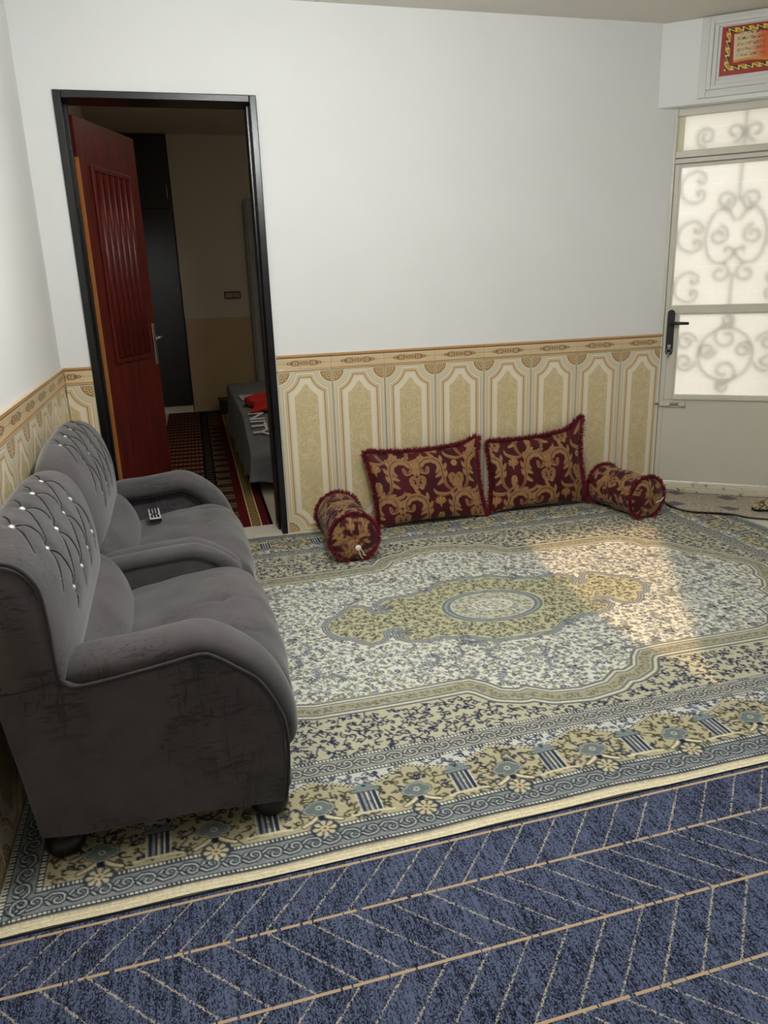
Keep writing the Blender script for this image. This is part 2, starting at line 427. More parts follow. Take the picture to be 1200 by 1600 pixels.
# leaf
lf = empty('leaf', D(0.365, 0, 0.06)); lf.parent = d2; lf.location = WL[lf.name] - WL[d2.name]
box('stile', (0.008, -0.045, 0.06), (0.036, 0.0, 1.952), m_gpaint, lf, bev=0.003, T=D)
box('stile', (0.694, -0.045, 0.06), (0.720, 0.0, 1.952), m_gpaint, lf, bev=0.003, T=D)
box('top_rail', (0.036, -0.045, 1.945), (0.694, 0.0, 1.953), m_gpaint, lf, bev=0.002, T=D)
box('mid_rail', (0.036, -0.045, 1.118), (0.694, 0.006, 1.158), m_gpaint, lf, bev=0.004, T=D)
boxes('lock_stile', [((0.036, -0.045, 0.60), (0.087, 0.0, 1.118)), ((0.645, -0.045, 0.60), (0.694, 0.0, 1.118))], m_gpaint, lf, bev=0.003, T=D)
box('bottom_rail', (0.087, -0.045, 0.598), (0.645, 0.010, 0.620), m_jamb, lf, bev=0.003, T=D)
box('kick_panel', (0.036, -0.045, 0.075), (0.694, -0.004, 0.598), m_gpaint, lf, bev=0.002, T=D)
boxes('glazing_bead', rect_ring(0.087, 0.645, 0.62, 1.118, 0.008, -0.03, 0.004) + rect_ring(0.036, 0.694, 1.158, 1.945, 0.008, -0.03, 0.002), m_jamb, lf, T=D)
def pane(s0, s1, z0, z1, par):
    V = np.array(boxv((s0, -0.024, z0), (s1, -0.020, z1)))
    q = np.array([D(s, -0.022, z) for s, n, z in V])
    P = [q[0], q[4], q[5], q[1]]
    mk('pane', P, [[0, 1, 2, 3]], m_pane, par, uv=[(s0, z0), (s1, z0), (s1, z1), (s0, z1)])
pane(0.036, 0.694, 1.158, 1.945, lf); pane(0.087, 0.645, 0.62, 1.118, lf); pane(0.045, 0.69, 2.022, 2.205, d2)
# wrought iron scrolls behind the glass
m_iron = mat('white_iron', (196, 193, 186), 0.6)
grid = empty('grille', D(0.365, -0.055, 0.6)); grid.parent = d2; grid.location = WL[grid.name] - WL[d2.name]
GN = -0.038
def gbar(pts, r=0.0056):
    V, F = tube([D(s, GN, z) for s, z in pts], r, 8); mk('scroll', V, F, m_iron, grid, smooth=True)
def spiral(cx, cz, r0, r1, a0, turns, n=34):
    return [(cx + (r0 + (r1 - r0) * k / n) * math.cos(math.radians(a0) + turns * 2 * math.pi * k / n), cz + (r0 + (r1 - r0) * k / n) * math.sin(math.radians(a0) + turns * 2 * math.pi * k / n)) for k in range(n + 1)]
def cscroll(cx, cz, R, face, sy=1.0):      # C shape whose two ends curl in, opening towards face (+1 right, -1 left)
    up = [(cx + face * a, cz + sy * b) for a, b in [(-R, 0), (-.93 * R, .45 * R), (-.55 * R, .86 * R), (-.02 * R, .98 * R), (.42 * R, .72 * R), (.45 * R, .34 * R), (.14 * R, .20 * R), (.0, .40 * R), (.14 * R, .50 * R)]]
    dn = [(a, 2 * cz - b) for a, b in up]
    gbar(crom(dn[::-1] + up[1:], 70))
def heart(cx, cz, R, sgn):
    for sd_ in (-1, 1):
        gbar(crom([(cx, cz), (cx + sd_ * .5 * R, cz + sgn * .55 * R), (cx + sd_ * 1.05 * R, cz + sgn * .6 * R), (cx + sd_ * 1.1 * R, cz + sgn * 0.05 * R), (cx + sd_ * .7 * R, cz - sgn * .15 * R), (cx + sd_ * .55 * R, cz + sgn * .15 * R), (cx + sd_ * .75 * R, cz + sgn * .25 * R)], 40))
gc = 0.365
gbar([(gc, 1.10), (gc, 1.30), (gc, 1.345)]); gbar([(gc, 1.74), (gc, 1.86), (gc, 2.21)])
for sd_ in (-1, 1):
    # big ring halves that end in inner curls
    gbar(crom([(gc + sd_ * .01, 1.63), (gc + sd_ * .06, 1.70), (gc + sd_ * .12, 1.68), (gc + sd_ * .155, 1.60), (gc + sd_ * .16, 1.52), (gc + sd_ * .13, 1.43), (gc + sd_ * .075, 1.40), (gc + sd_ * .02, 1.43), (gc + sd_ * .005, 1.47), (gc + sd_ * .045, 1.49), (gc + sd_ * .05, 1.46)], 70))
    gbar(crom(spiral(gc + sd_ * .092, 1.555, .058, .014, 90 if sd_ < 0 else 90, sd_ * 1.3), 50))
    gbar(crom(spiral(gc + sd_ * .07, 1.745, .056, .016, -90, -sd_ * 1.35), 50))
    gbar(crom(spiral(gc + sd_ * .07, 1.345, .058, .014, 90, sd_ * 1.15), 50))
    gbar(crom(spiral(gc + sd_ * .055, 2.10, .05, .012, -90, -sd_ * 1.15), 50))
    gbar(crom(spiral(gc + sd_ * .20, 2.09, .055, .014, -90, sd_ * 1.5), 50))
    for cz in (1.825, 1.555, 1.27): cscroll(gc + sd_ * .225, cz, .088, -sd_, 1.0)
# lower pane motif
gbar(crom([(gc + .15 * math.cos(t), .875 + .155 * math.sin(t)) for t in np.linspace(0, 2 * math.pi, 40)], 80))
for sd_ in (-1, 1):
    gbar(crom(spiral(gc, .875 + sd_ * .10, .075, .016, 90 * sd_, 1.15), 50))
    gbar(crom(spiral(gc + sd_ * .10, .90, .05, .014, 0, 1.4 * sd_), 40))
    for cz in (.95, .83): gbar(crom(spiral(gc + sd_ * .225, cz, .06, .014, 0 if sd_ < 0 else 180, (1.4 if cz > .9 else -1.4) * -sd_), 50))
    gbar(crom(spiral(gc, .875 + sd_ * .195, .04, .012, -90 * sd_, 1.4), 40))
# lock plate, lever, keys
m_blk = mat('black_satin_metal', (18, 17, 17), 0.4)
pl_ = empty('lock_plate', D(0.048, 0.0, 0.88)); pl_.parent = lf; pl_.location = WL[pl_.name] - WL[lf.name]
def caps(s, hw, z0, z1, n0, n1, T):
    a = [(s + hw * math.cos(t), z1 - hw + hw * math.sin(t)) for t in np.linspace(0, math.pi, 10)] + [(s + hw * math.cos(t), z0 + hw + hw * math.sin(t)) for t in np.linspace(math.pi, 2 * math.pi, 10)]
    V, F = extrude_poly(a, 'y', n0, n1, 0.001, 1); return [T(*v) for v in V], F
V, F = caps(0.046, 0.021, 0.872, 1.142, 0.0, 0.010, D); mk('backplate', V, fix_normals(V, F), m_blk, pl_)
V, F = tube([D(.046, .008, 1.065), D(.046, .045, 1.065), D(.052, .052, 1.065), D(.10, .054, 1.063), D(.150, .052, 1.062)], [.009, .009, .0095, .0095, .0085], 10); mk('lever', V, F, m_blk, pl_, smooth=True)
V, F = lathe([(.011, 0), (.011, .006), (.008, .008)], 16)
mk('keyhole', [D(.046 + a, .010 + c, .925 + b) for a, b, c in V], F, m_steel, pl_)
V, F = tube([D(.046 + .014 * math.sin(t), .022, .900 + .016 * math.cos(t)) for t in np.linspace(0, 2 * math.pi, 20)], .0016, 6); mk('key_ring', V, F, m_steel, pl_)
box('key', (.042, .012, .905), (.050, .03, .93), m_steel, pl_, T=D, bev=.001); box('key', (.038, .020, .855), (.048, .023, .888), m_steel, pl_, T=D, bev=.001)
bl = empty('slide_bolt', D(0.07, 0.0, 0.57)); bl.parent = lf; bl.location = WL[bl.name] - WL[lf.name]
box('bolt_plate', (0.012, -0.002, 0.548), (0.165, 0.004, 0.568), m_jamb, bl, T=D, bev=.001)
V, F = tube([D(-.028, .016, .572), D(.16, .016, .572)], .007, 10); mk('bolt_rod', V, F, m_steel, bl, smooth=True)
box('bolt_sleeve', (0.012, 0.003, 0.560), (0.075, 0.026, 0.584), m_jamb, bl, T=D, bev=.003); box('bolt_sleeve', (0.125, 0.003, 0.560), (0.163, 0.026, 0.584), m_jamb, bl, T=D, bev=.003)
V, F = tube([D(-.028 + .012 * math.cos(t), .014 + .0 * t, .574 + .010 * math.sin(t)) for t in np.linspace(0, 2 * math.pi, 16)], .003, 6); mk('bolt_keeper', V, F, m_steel, bl)
boxes('threshold', [((0.006, -0.10, 0.0), (S1 - .02, 0.012, 0.06)), ((0.03, 0.012, 0.0), (S1 - .02, 0.028, 0.035)), ((0.0, 0.012, 0.035), (S1 - .02, 0.02, 0.05))], mat('worn_cream_paint', rough=0.6, build=lambda: mixc(smooth(noise(wpos(), 22, 4), 0.58, 0.66), (206, 198, 176), (150, 136, 110))), d2, bev=0.003, T=D)

# ------------------------------------------------------------------ framed picture over the glazed door
pic = empty('framed_picture', D(0.43, 0.08, 2.268), label='red framed picture of an open book in white moulding above glazed door', cat='picture')
NP = 0.08
m_mould = mat('white_gloss_moulding', (214, 213, 207), 0.4)
for k, (a, w, h) in enumerate(((0.0, 0.040, 0.016), (0.040, 0.022, 0.030), (0.062, 0.024, 0.020), (0.086, 0.016, 0.010))):
    boxes('frame_moulding', rect_ring(0.10 + a, 0.76 - a, 2.268 + a * .9, 2.658 - a * .48, w, NP, NP + h), m_mould, pic, bev=0.003, T=D)
def pic_build():
    u, v, _ = xyz(coord('UV'))
    W, H = 0.456, 0.245
    d = mn(mn(u, W - u), mn(v, H - v))
    nz = noise(vec(u, v), 70, 3)
    c = mixc(nz, (134, 22, 15), (180, 44, 27))
    s = mx(absf(u - W / 2), absf(v - H / 2))
    per = u + v * 1.0
    zig = absf(fract(per / 0.034) - 0.5) * 0.036
    zz = absf(d - 0.032 - zig + 0.009)
    brd = mixc(lt(zz, 0.004), mixc(gt(fn('SINE', per * 92.0), 0.2), (70, 44, 8), (176, 140, 20)), (232, 196, 90))
    c = mixc(band(d, 0.034, 0.0125), c, brd)
    c = mixc(gt(d, 0.0465), c, (150, 14, 8))
    x = absf(u - W / 2)
    top = 0.187 + fn('SINE', mn(x / 0.15, 1.0) * 2.6) * 0.012; bot = 0.052 + fn('SINE', mn(x / 0.15, 1.0) * 2.6) * 0.010
    inb = lt(v, top) * gt(v, bot) * lt(x, 0.165 + (v - .12) * 0.04)
    page = mixc(smooth(x, 0.01, 0.11), (214, 96, 24), (214, 190, 150))
    ln = fract(v / 0.026)
    scr = noise(vec(u * 90.0, v * 60.0), 1.6, 3, 0.6, 1.2)
    page = mixc(band(ln, 0.5, 0.30, 0.05) * smooth(scr, 0.50, 0.56) * gt(x, 0.012) * lt(x, 0.15) * gt(v, bot + 0.02), page, (84, 66, 44))
    page = mixc(lt(v, bot + 0.012), page, (200, 140, 30))
    c = mixc(inb, c, page)
    return {'c': c, 'r': 0.45}
m_pic = mat('printed_picture', build=pic_build)
P0, P1, Q0, Q1 = 0.202, 0.658, 2.368, 2.613
V = [D(P0, NP, Q0), D(P1, NP, Q0), D(P1, NP, Q1), D(P0, NP, Q1), D(P0, NP + .006, Q0), D(P1, NP + .006, Q0), D(P1, NP + .006, Q1), D(P0, NP + .006, Q1)]
F = [[4, 5, 6, 7], [0, 3, 2, 1], [0, 1, 5, 4], [1, 2, 6, 5], [2, 3, 7, 6], [3, 0, 4, 7]]
mk('printed_panel', V, F, m_pic, pic, uv=[(0, 0), (P1 - P0, 0), (P1 - P0, Q1 - Q0), (0, Q1 - Q0)] * 2)
# ------------------------------------------------------------------ colour painting on dense meshes (printed / woven pattern)
class Canvas:
    def __init__(s, xs, ys, base):
        s.xs, s.ys = np.asarray(xs), np.asarray(ys)
        s.X, s.Y = np.meshgrid(s.xs, s.ys)
        s.C = np.empty(s.X.shape + (3,)); s.C[:] = base
        s.aa = 0.5 * float(np.median(np.diff(s.xs)))
    def fill(s, m, col):
        m = np.clip(m, 0, 1)[..., None]; s.C = s.C * (1 - m) + np.asarray(col, float) * m
    def sd(s, m, col):            # fill where signed distance < 0
        s.fill(0.5 - m / (2 * s.aa), col)
    def stroke(s, pts, w0, w1, col, mask=None, op=1.0, bulge=0.0):
        P = np.asarray(pts, float); w = max(w0, w1) + bulge + 2 * s.aa
        lo, hi = P.min(0) - w, P.max(0) + w
        i0, i1 = np.searchsorted(s.xs, (lo[0], hi[0])); j0, j1 = np.searchsorted(s.ys, (lo[1], hi[1]))
        if i1 <= i0 or j1 <= j0: return
        x = s.xs[i0:i1][None, :]; y = s.ys[j0:j1][:, None]
        best = None; n = len(P) - 1
        A = P[:-1]; d = P[1:] - A; l2 = (d ** 2).sum(1) + 1e-12
        px = x[None] - A[:, 0, None, None]; py = y[None] - A[:, 1, None, None]
        t = np.clip((px * d[:, 0, None, None] + py * d[:, 1, None, None]) / l2[:, None, None], 0, 1)
        D2 = np.hypot(px - t * d[:, 0, None, None], py - t * d[:, 1, None, None])
        f = (np.arange(n)[:, None, None] + t) / n
        W = w0 + (w1 - w0) * f + bulge * np.sin(np.pi * np.clip(f, 0, 1))
        sdist = (D2 - W).min(0)
        cov = np.clip(0.5 - sdist / (2 * s.aa), 0, 1) * op
        if mask is not None: cov = cov * mask[j0:j1, i0:i1]
        c = cov[..., None]; s.C[j0:j1, i0:i1] = s.C[j0:j1, i0:i1] * (1 - c) + np.asarray(col, float) * c
    def dot(s, x, y, r, col, mask=None): s.stroke([(x, y), (x + 1e-5, y)], r, r, col, mask)
def poly_sd(X, Y, pts):           # signed distance to closed polygon
    P = np.asarray(pts, float); Q = np.roll(P, -1, 0)
    dmin = np.full(X.shape, 1e9); ins = np.zeros(X.shape, bool)
    for a, b in zip(P, Q):
        d = b - a; l2 = d @ d + 1e-12
        px, py = X - a[0], Y - a[1]; t = np.clip((px * d[0] + py * d[1]) / l2, 0, 1)
        dmin = np.minimum(dmin, (px - t * d[0]) ** 2 + (py - t * d[1]) ** 2)
        c = ((a[1] <= Y) & (b[1] > Y)) | ((b[1] <= Y) & (a[1] > Y))
        if abs(d[1]) > 1e-9: ins ^= c & (px < d[0] * py / d[1])
    d = np.sqrt(dmin); return np.where(ins, -d, d)
def quad_poly(q):
    q = [tuple(a) for a in q]
    return q + [(x, -y) for x, y in q[::-1][1:]] + [(-x, -y) for x, y in q[1:]] + [(-x, y) for x, y in q[::-1][1:-1]]
def curl(cx, cy, r, a0, turns, n=9, end=0.22):
    k = np.linspace(0, 1, n); R = r * (1 - (1 - end) * k); A = a0 + turns * 2 * np.pi * k
    return np.stack([cx + R * np.cos(A), cy + R * np.sin(A)], 1)
def arr(x): return np.asarray(x, float)

# ------------------------------------------------------------------ medallion rug
RX0, RX1, RY0, RY1 = 0.013, 3.552, -2.616, -0.022
RCX, RCY = 1.745, -1.352
xs = np.arange(RX0, RX1 + 1e-6, 0.0036)
ys = np.concatenate([np.arange(RY0, -1.95, 0.003), np.arange(-1.95, -1.2, 0.004), np.arange(-1.2, RY1, 0.006), [RY1]])
K = Canvas(xs, ys, (189, 186, 159))
X_, Y_ = K.X, K.Y
GOLD, NAVY, SLATE, WHT, OLIVE, GREY = (186, 180, 146), (40, 44, 72), (104, 112, 118), (222, 221, 206), (146, 142, 104), (146, 150, 146)
BIND = 0.030
ex = np.minimum(X_ - RX0, RX1 - X_); ey = np.minimum(Y_ - RY0, RY1 - Y_) - BIND
E_ = np.minimum(ex, ey); S_ = np.where(ey < ex, X_, Y_)
per = 0.2735
ph = (S_ - np.where(ey < ex, 0.777, RCY)) / per; tri = np.abs(ph - np.round(ph)) * 2      # 0 at cloud, 1 at column
fieldq = [(0, .73), (.10, .715), (.17, .665), (.205, .675), (.25, .655), (.285, .60), (.33, .555), (.40, .55), (.88, .55), (.95, .53), (1.0, .47), (1.01, .41), (1.06, .40), (1.12, .36), (1.15, .29), (1.155, .24), (1.20, .22), (1.245, .16), (1.255, .10), (1.29, .06), (1.31, 0)]
DF = poly_sd(X_ - RCX, Y_ - RCY, quad_poly(fieldq))
medq = [(0, .315), (.12, .31), (.17, .27), (.21, .235), (.27, .225), (.30, .205), (.37, .215), (.43, .20), (.465, .165), (.462, .125), (.44, .10), (.43, .085), (.45, .072), (.49, .078), (.515, .10), (.52, .14), (.545, .17), (.585, .178), (.62, .145), (.64, .11), (.69, .085), (.715, .04), (.72, 0)]
DM = poly_sd(X_ - RCX, Y_ - RCY, quad_poly(medq))
DO_ = (np.sqrt(((X_ - RCX) / .205) ** 2 + ((Y_ - RCY) / .150) ** 2) - 1) * .17
gold_vine = (E_ > .372) & (DF > .096)
white_f = (DF < -.004) & (DM > .022)
med_f = (DM < -.006) & (DO_ > .02)
K.sd(DF - .0, WHT); K.sd(DM, (188, 185, 152)); K.sd(DO_, (196, 196, 176))
def vines(mask, step, cols, r=(.010, .017), w=.0022, leaves=2, fl=0.0, olive=None):
    mf = mask.astype(float); js = np.arange(ys[0], ys[-1], step); is_ = np.arange(xs[0], xs[-1], step)
    for a, yy in enumerate(js):
        for xx in is_ + (step / 2 if a % 2 else 0):
            x = xx + rng.uniform(-.3, .3) * step; y = yy + rng.uniform(-.3, .3) * step
            i = min(np.searchsorted(xs, x), len(xs) - 1); j = min(np.searchsorted(ys, y), len(ys) - 1)
            if not mask[j, i]: continue
            if x < 0.66 and y > -2.2: continue
            c = cols[rng.integers(len(cols))]; R = rng.uniform(*r); a0 = rng.uniform(0, 6.28); sg = rng.choice((-1, 1))
            if fl and rng.random() < fl:          # little blossom
                for k in range(5): K.dot(x + .0065 * math.cos(a0 + k * 1.2566), y + .0065 * math.sin(a0 + k * 1.2566), .0048, c, mf)
                K.dot(x, y, .0035, WHT, mf); continue
            if olive is not None and rng.random() < .5:
                t = rng.uniform(0, 6.28); K.stroke([(x, y), (x + .02 * math.cos(t), y + .02 * math.sin(t))], .002, .001, olive, mf, bulge=.004)
            p = curl(x, y, R, a0, sg * rng.uniform(.6, .95), 9)
            tail = p[0] + (p[0] - (x, y)) * .3 + arr((-(p[0] - (x, y))[1], (p[0] - (x, y))[0])) * -sg * 1.3
            K.stroke(np.vstack([tail, p]), w * .8, w * .9, c, mf)
            for _ in range(leaves):
                q = p[rng.integers(0, 5)]; t = rng.uniform(0, 6.28); l = rng.uniform(.007, .014)
                K.stroke([q, q + l * arr((math.cos(t), math.sin(t)))], w * .6, w * .25, c, mf, bulge=w * .8)
vines(white_f, .025, [SLATE, (92, 98, 110), (126, 130, 126), (66, 72, 98)], (.007, .014), .0018, 2, .08, OLIVE)
vines(gold_vine, .031, [NAVY, (52, 54, 70), (40, 42, 72)], (.009, .016), .0026, 3)
vines(med_f, .028, [(62, 62, 62), (78, 76, 64)], (.008, .014), .0021, 2)
vines(DO_ < -.02, .026, [(92, 98, 100), (120, 112, 80)], (.007, .012), .0019, 1)
# long leafy sprays sweeping across the white ground
mfw = white_f.astype(float)
for _ in range(80):
    x, y = rng.uniform(.75, 3.05), rng.uniform(-2.05, -.65); j, i = np.searchsorted(ys, y), np.searchsorted(xs, x)
    if not white_f[j, i]: continue
    a0 = rng.uniform(0, 6.28); sg = rng.choice((-1, 1)); Rr = rng.uniform(.05, .09); cc = [(112, 116, 116), (94, 98, 106), (128, 128, 112)][rng.integers(3)]
    p = curl(x, y, Rr, a0, sg * rng.uniform(.35, .6), 14, .35)
    K.stroke(p, .0052, .004, WHT, mfw); K.stroke(p, .0022, .0016, cc, mfw)
    for q in range(1, 13):
        d = p[q + 1] - p[q] if q < 13 else p[q] - p[q - 1]; t = math.atan2(d[1], d[0])
        for s2 in (-1, 1):
            l = .018 * (1 - abs(q - 6) / 14); e = p[q] + l * arr((math.cos(t + s2 * .8), math.sin(t + s2 * .8))); K.stroke([p[q], e], .0012, .0006, cc, mfw, bulge=.0016)
    K.dot(p[-1][0], p[-1][1], .0095, (60, 66, 90), mfw); K.dot(p[-1][0], p[-1][1], .0055, (206, 202, 178), mfw)
# larger palmettes scattered in the white ground
for _ in range(70):
    x, y = rng.uniform(.7, 3.0), rng.uniform(-2.0, -.7); j, i = np.searchsorted(ys, y), np.searchsorted(xs, x)
    if not white_f[j, i] or DF[j, i] > -.03 or DM[j, i] < .05: continue
    a0 = rng.uniform(0, 6.28); mf = white_f.astype(float)
    for k in range(7):
        t = a0 + (k - 3) * .33; K.stroke([(x, y), (x + .034 * math.cos(t), y + .034 * math.sin(t))], .0012, .0012, NAVY if k % 2 else SLATE, mf, bulge=.0030)
        K.stroke([(x, y), (x + .028 * math.cos(t), y + .028 * math.sin(t))], .0004, .0004, (206, 200, 164), mf, bulge=.0012)
    K.dot(x, y, .006, NAVY, mf)
DI = (np.sqrt(((X_ - RCX) / .095) ** 2 + ((Y_ - RCY) / .066) ** 2) - 1) * .08
K.sd(DI, (214, 212, 196)); vines(DI < -.012, .022, [(96, 100, 96), (130, 122, 88)], (.006, .010), .0017, 1); K.fill(np.clip(1 - np.abs(DI) / .004, 0, 1) * (np.sin(np.arctan2(Y_ - RCY, X_ - RCX) * 34) > -.2), (92, 96, 92))
# outlines of medallion, oval and field
for d0, off in ((DM, (.0, .0055, .011, .0165, .022)), (DO_, (-.012, .0, .012))):
    K.fill(((d0 > off[0] - .003) & (d0 < off[-1] + .003)).astype(float), (128, 134, 138))
    for k, o_ in enumerate(off): K.fill(np.clip(1 - np.abs(d0 - o_) / .0024, 0, 1), (86, 92, 102) if k % 2 == 0 else (206, 206, 190))
# pendant curls beside the medallion
for sx in (-1, 1):
    for sy_ in (-1, 1):
        for r in (.034, .024, .014): K.stroke(curl(RCX + sx * .435, RCY + sy_ * .135, r, 0.6, 0.95 * sx * sy_, 14, .75), .0022, .0022, (98, 104, 110))
        for r in (.026, .017, .009): K.stroke(curl(RCX + sx * .225, RCY + sy_ * .262, r, 0.6, 1.0, 14, .8), .0020, .0020, (98, 104, 112))
TB_ = (DF > -.006) & (DF < .098)
K.fill(TB_.astype(float), (164, 160, 134))
vines((DF > .026) & (DF < .066), .021, [(112, 104, 76), (96, 96, 92)], (.006, .009), .0019, 0)
for o_, w, c in ((0, .004, (96, 104, 110)), (.010, .0048, (214, 212, 196)), (.018, .004, (120, 124, 122)), (.072, .0045, (112, 118, 120)), (.083, .0048, (216, 214, 198)), (.094, .004, (86, 92, 100)), (.024, .002, (210, 206, 186)), (.066, .002, (206, 204, 184))):
    K.fill(np.clip((w - np.abs(DF - o_)) / .002, 0, 1), c)
# --- borders
def guard(e0, e1):
    m = (E_ > e0) & (E_ < e1); K.fill(m.astype(float), (70, 76, 84))
    d = (np.abs(E_ - (e0 + e1) / 2) < (e1 - e0) * .26) & ((S_ / .0105) % 1 < .55); K.fill(d.astype(float), (214, 212, 196))
def scroll_band(e0, e1, bg, light, dark):
    m = (E_ > e0) & (E_ < e1); K.fill(m.astype(float), bg); mf = m.astype(float); mid = (e0 + e1) / 2; h = (e1 - e0) / 2
    sides = [('b', RY0 + BIND + mid), ('t', RY1 - BIND - mid), ('l', RX0 + mid), ('r', RX1 - mid)]
    for sd_, v in sides:
        rngs = np.arange(RX0 + .03, RX1, .050) if sd_ in 'bt' else np.arange(RY0 + .03, RY1, .050)
        hid = 0.75
        for k, s in enumerate(rngs):
            up = 1 if k % 2 else -1
            for (cc, r, wd_) in ((dark, h * .62, .0066), (light, h * .62, .0027)):
                p = curl(0, up * h * .12, r, -up * 1.57, up * .95, 12, .25)
                p = np.vstack([[-.028, up * -h * .2], [-.016, up * -h * .55], p])
                if sd_ in 'bt': q = np.stack([s + p[:, 0], v + p[:, 1]], 1)
                else: q = np.stack([v + p[:, 1], s + p[:, 0]], 1)
                K.stroke(q, wd_, wd_ * .9, cc, mf)
                t = .012 * up
                a = arr([(0.024, -up * h * .1), (.036, -up * h * .62)]); b = arr([(.018, up * h * .1), (.034, up * h * .55)])
                for z in (a, b):
                    q = np.stack([s + z[:, 0], v + z[:, 1]], 1) if sd_ in 'bt' else np.stack([v + z[:, 1], s + z[:, 0]], 1)
                    K.stroke(q, wd_ * .7, wd_ * .3, cc, mf, bulge=wd_ * .6)
mainm = (E_ > .092) & (E_ < .288)
zz = .283 - .066 * tri
below = mainm & (E_ < zz); above = mainm & (E_ >= zz)
K.fill(below.astype(float), (182, 173, 140)); K.fill(above.astype(float), (206, 206, 196))
vines(below, .030, [(58, 56, 48), (72, 70, 56), NAVY], (.008, .015), .0026, 2)
vines(above, .024, [NAVY, (70, 76, 92)], (.007, .012), .0026, 1)
K.fill(np.clip((.0075 - np.abs(E_ - zz)) / .002, 0, 1) * mainm, (206, 200, 170))
K.fill(np.clip((.0035 - np.abs(E_ - zz - .004 * np.sign(((S_ / .011) % 1) - .5))) / .002, 0, 1) * mainm, (44, 46, 58))
scroll_band(.014, .076, (134, 138, 138), (184, 188, 180), (32, 38, 52))
scroll_band(.302, .360, (160, 160, 150), (214, 211, 190), (44, 50, 64))
guard(0, .0145); guard(.075, .092); guard(.286, .303); guard(.358, .373)
def motif(side, s):
    def T(a, e):
        if side == 'b': return (s + a, RY0 + BIND + e)
        if side == 't': return (s + a, RY1 - BIND - e)
        if side == 'l': return (RX0 + e, s + a)
        return (RX1 - e, s + a)
    def st(p, w0, w1, c, bulge=0.0): K.stroke([T(*q) for q in p], w0, w1, c, None, 1.0, bulge)
    # pale bracket and star rosette
    for sg in (-1, 1):
        st([(sg * .006, .135), (sg * .028, .118), (sg * .05, .107)], .0095, .0075, (44, 44, 52)); st([(sg * .006, .135), (sg * .028, .118), (sg * .05, .107)], .0065, .005, (218, 208, 172))
    st([(0, .128), (0, .118)], .010, .006, (40, 42, 60))
    st([(-.009, .085), (.009, .085)], .029, .029, (60, 66, 76))
    for k in range(8): st([(0, .085), (.024 * math.cos(k * .785), .085 + .024 * math.sin(k * .785))], .009, .007, (198, 190, 158))
    for k in range(8): st([(.013 * math.cos(k * .785 + .39), .085 + .013 * math.sin(k * .785 + .39)), (.021 * math.cos(k * .785 + .39), .085 + .021 * math.sin(k * .785 + .39))], .0022, .002, (60, 56, 50))
    st([(0, .085), (.0001, .085)], .0045, .0045, (150, 84, 64))
    # cloud
    for w, c in ((.0245, (58, 62, 66)), (.0215, (206, 206, 190)), (.0185, (112, 122, 122))):
        st([(-.024, .165), (.024, .165)], w * .82, w * .82, c); st([(-.008, .178), (.008, .178)], w * .85, w * .85, c); st([(-.006, .152), (.006, .152)], w * .7, w * .7, c)
    st([(0, .168), (.0001, .168)], .0085, .0085, (212, 206, 178)); st([(0, .168), (.0001, .168)], .0045, .0045, (86, 96, 96))
    # column half a period on
    h = per / 2
    st([(h - .020, .198), (h - .020, .118)], .007, .007, (52, 58, 78)); st([(h + .020, .198), (h + .020, .118)], .007, .007, (52, 58, 78))
    st([(h - .0075, .198), (h - .0075, .118)], .0045, .0045, (66, 74, 92)); st([(h + .0075, .198), (h + .0075, .118)], .0045, .0045, (66, 74, 92))
    for a in (-.0285, -.0135, 0, .0135, .0285): st([(h + a, .199), (h + a, .117)], .0017, .0017, (222, 220, 204))
    st([(h - .036, .207), (h + .036, .207)], .009, .009, (58, 62, 70)); st([(h - .034, .207), (h + .034, .207)], .0065, .0065, (128, 140, 136))
    st([(h - .018, .222), (h + .018, .222)], .009, .009, (128, 140, 136)); st([(h, .226), (h + .0001, .226)], .006, .006, (60, 70, 76))
    for a in (-1, 1): st([(h + a * .056, .108), (h + a * .03, .112), (h, .112)], .0042, .0042, (216, 208, 172)); st([(h + a * .05, .116), (h + a * .036, .130)], .003, .002, (40, 42, 50))
for k in range(-3, 12):
    s = .777 + per * k
    if RX0 + .09 < s < RX1 - .09: motif('b', s); motif('t', s)
for k in range(-5, 6):
    s = RCY + per * k
    if RY0 + .30 < s < RY1 - .30: motif('r', s)
    if RY0 + .30 < s < -2.2: motif('l', s)
K.fill((ey < 0).astype(float), (232, 220, 188))
K.fill(((ey < -.0045) & (ey > -.0075)).astype(float), (206, 190, 152)); K.fill(((ey < -.016) & (ey > -.0185)).astype(float), (214, 200, 164))
nv_, nu_ = X_.shape
nn = [(rng.random((nv_ // s + 2, nu_ // s + 2))) for s in (1,)][0][:nv_, :nu_]
K.C *= (0.93 + 0.14 * nn)[..., None]
Z_ = 0.010 + 0.0016 * np.sin(X_ * 9 + 1.3 * np.sin(Y_ * 5)) + 0.0014 * np.sin(Y_ * 13 + X_ * 4)
Z_ = np.where(ey < 0, np.maximum(.004, .0085 - .0002 / (.002 + np.abs(np.minimum(Y_ - RY0, RY1 - Y_)))), Z_)
Yw = Y_ + np.where(Y_ < -2.3, .004 * np.sin(X_ * 5.5) + .002 * np.sin(X_ * 17), 0)
VR = np.stack([X_, Yw, Z_], -1).reshape(-1, 3); FR = grid_faces(nv_, nu_)
nd = -((VR[:, 0] - DO[0]) * SN + (VR[:, 1] - DO[1]) * CS)
ok = (nd > 0.034)[FR].all(1); FR = FR[ok][:, ::-1]
def pile_build():
    n = X.nt.nodes.new('ShaderNodeVertexColor'); n.layer_name = 'Col'
    p = wpos(); w = noise(p, 420, 1); return {'c': X(n.outputs[0]), 'h': w, 'hs': 0.5, 'hd': 0.003}
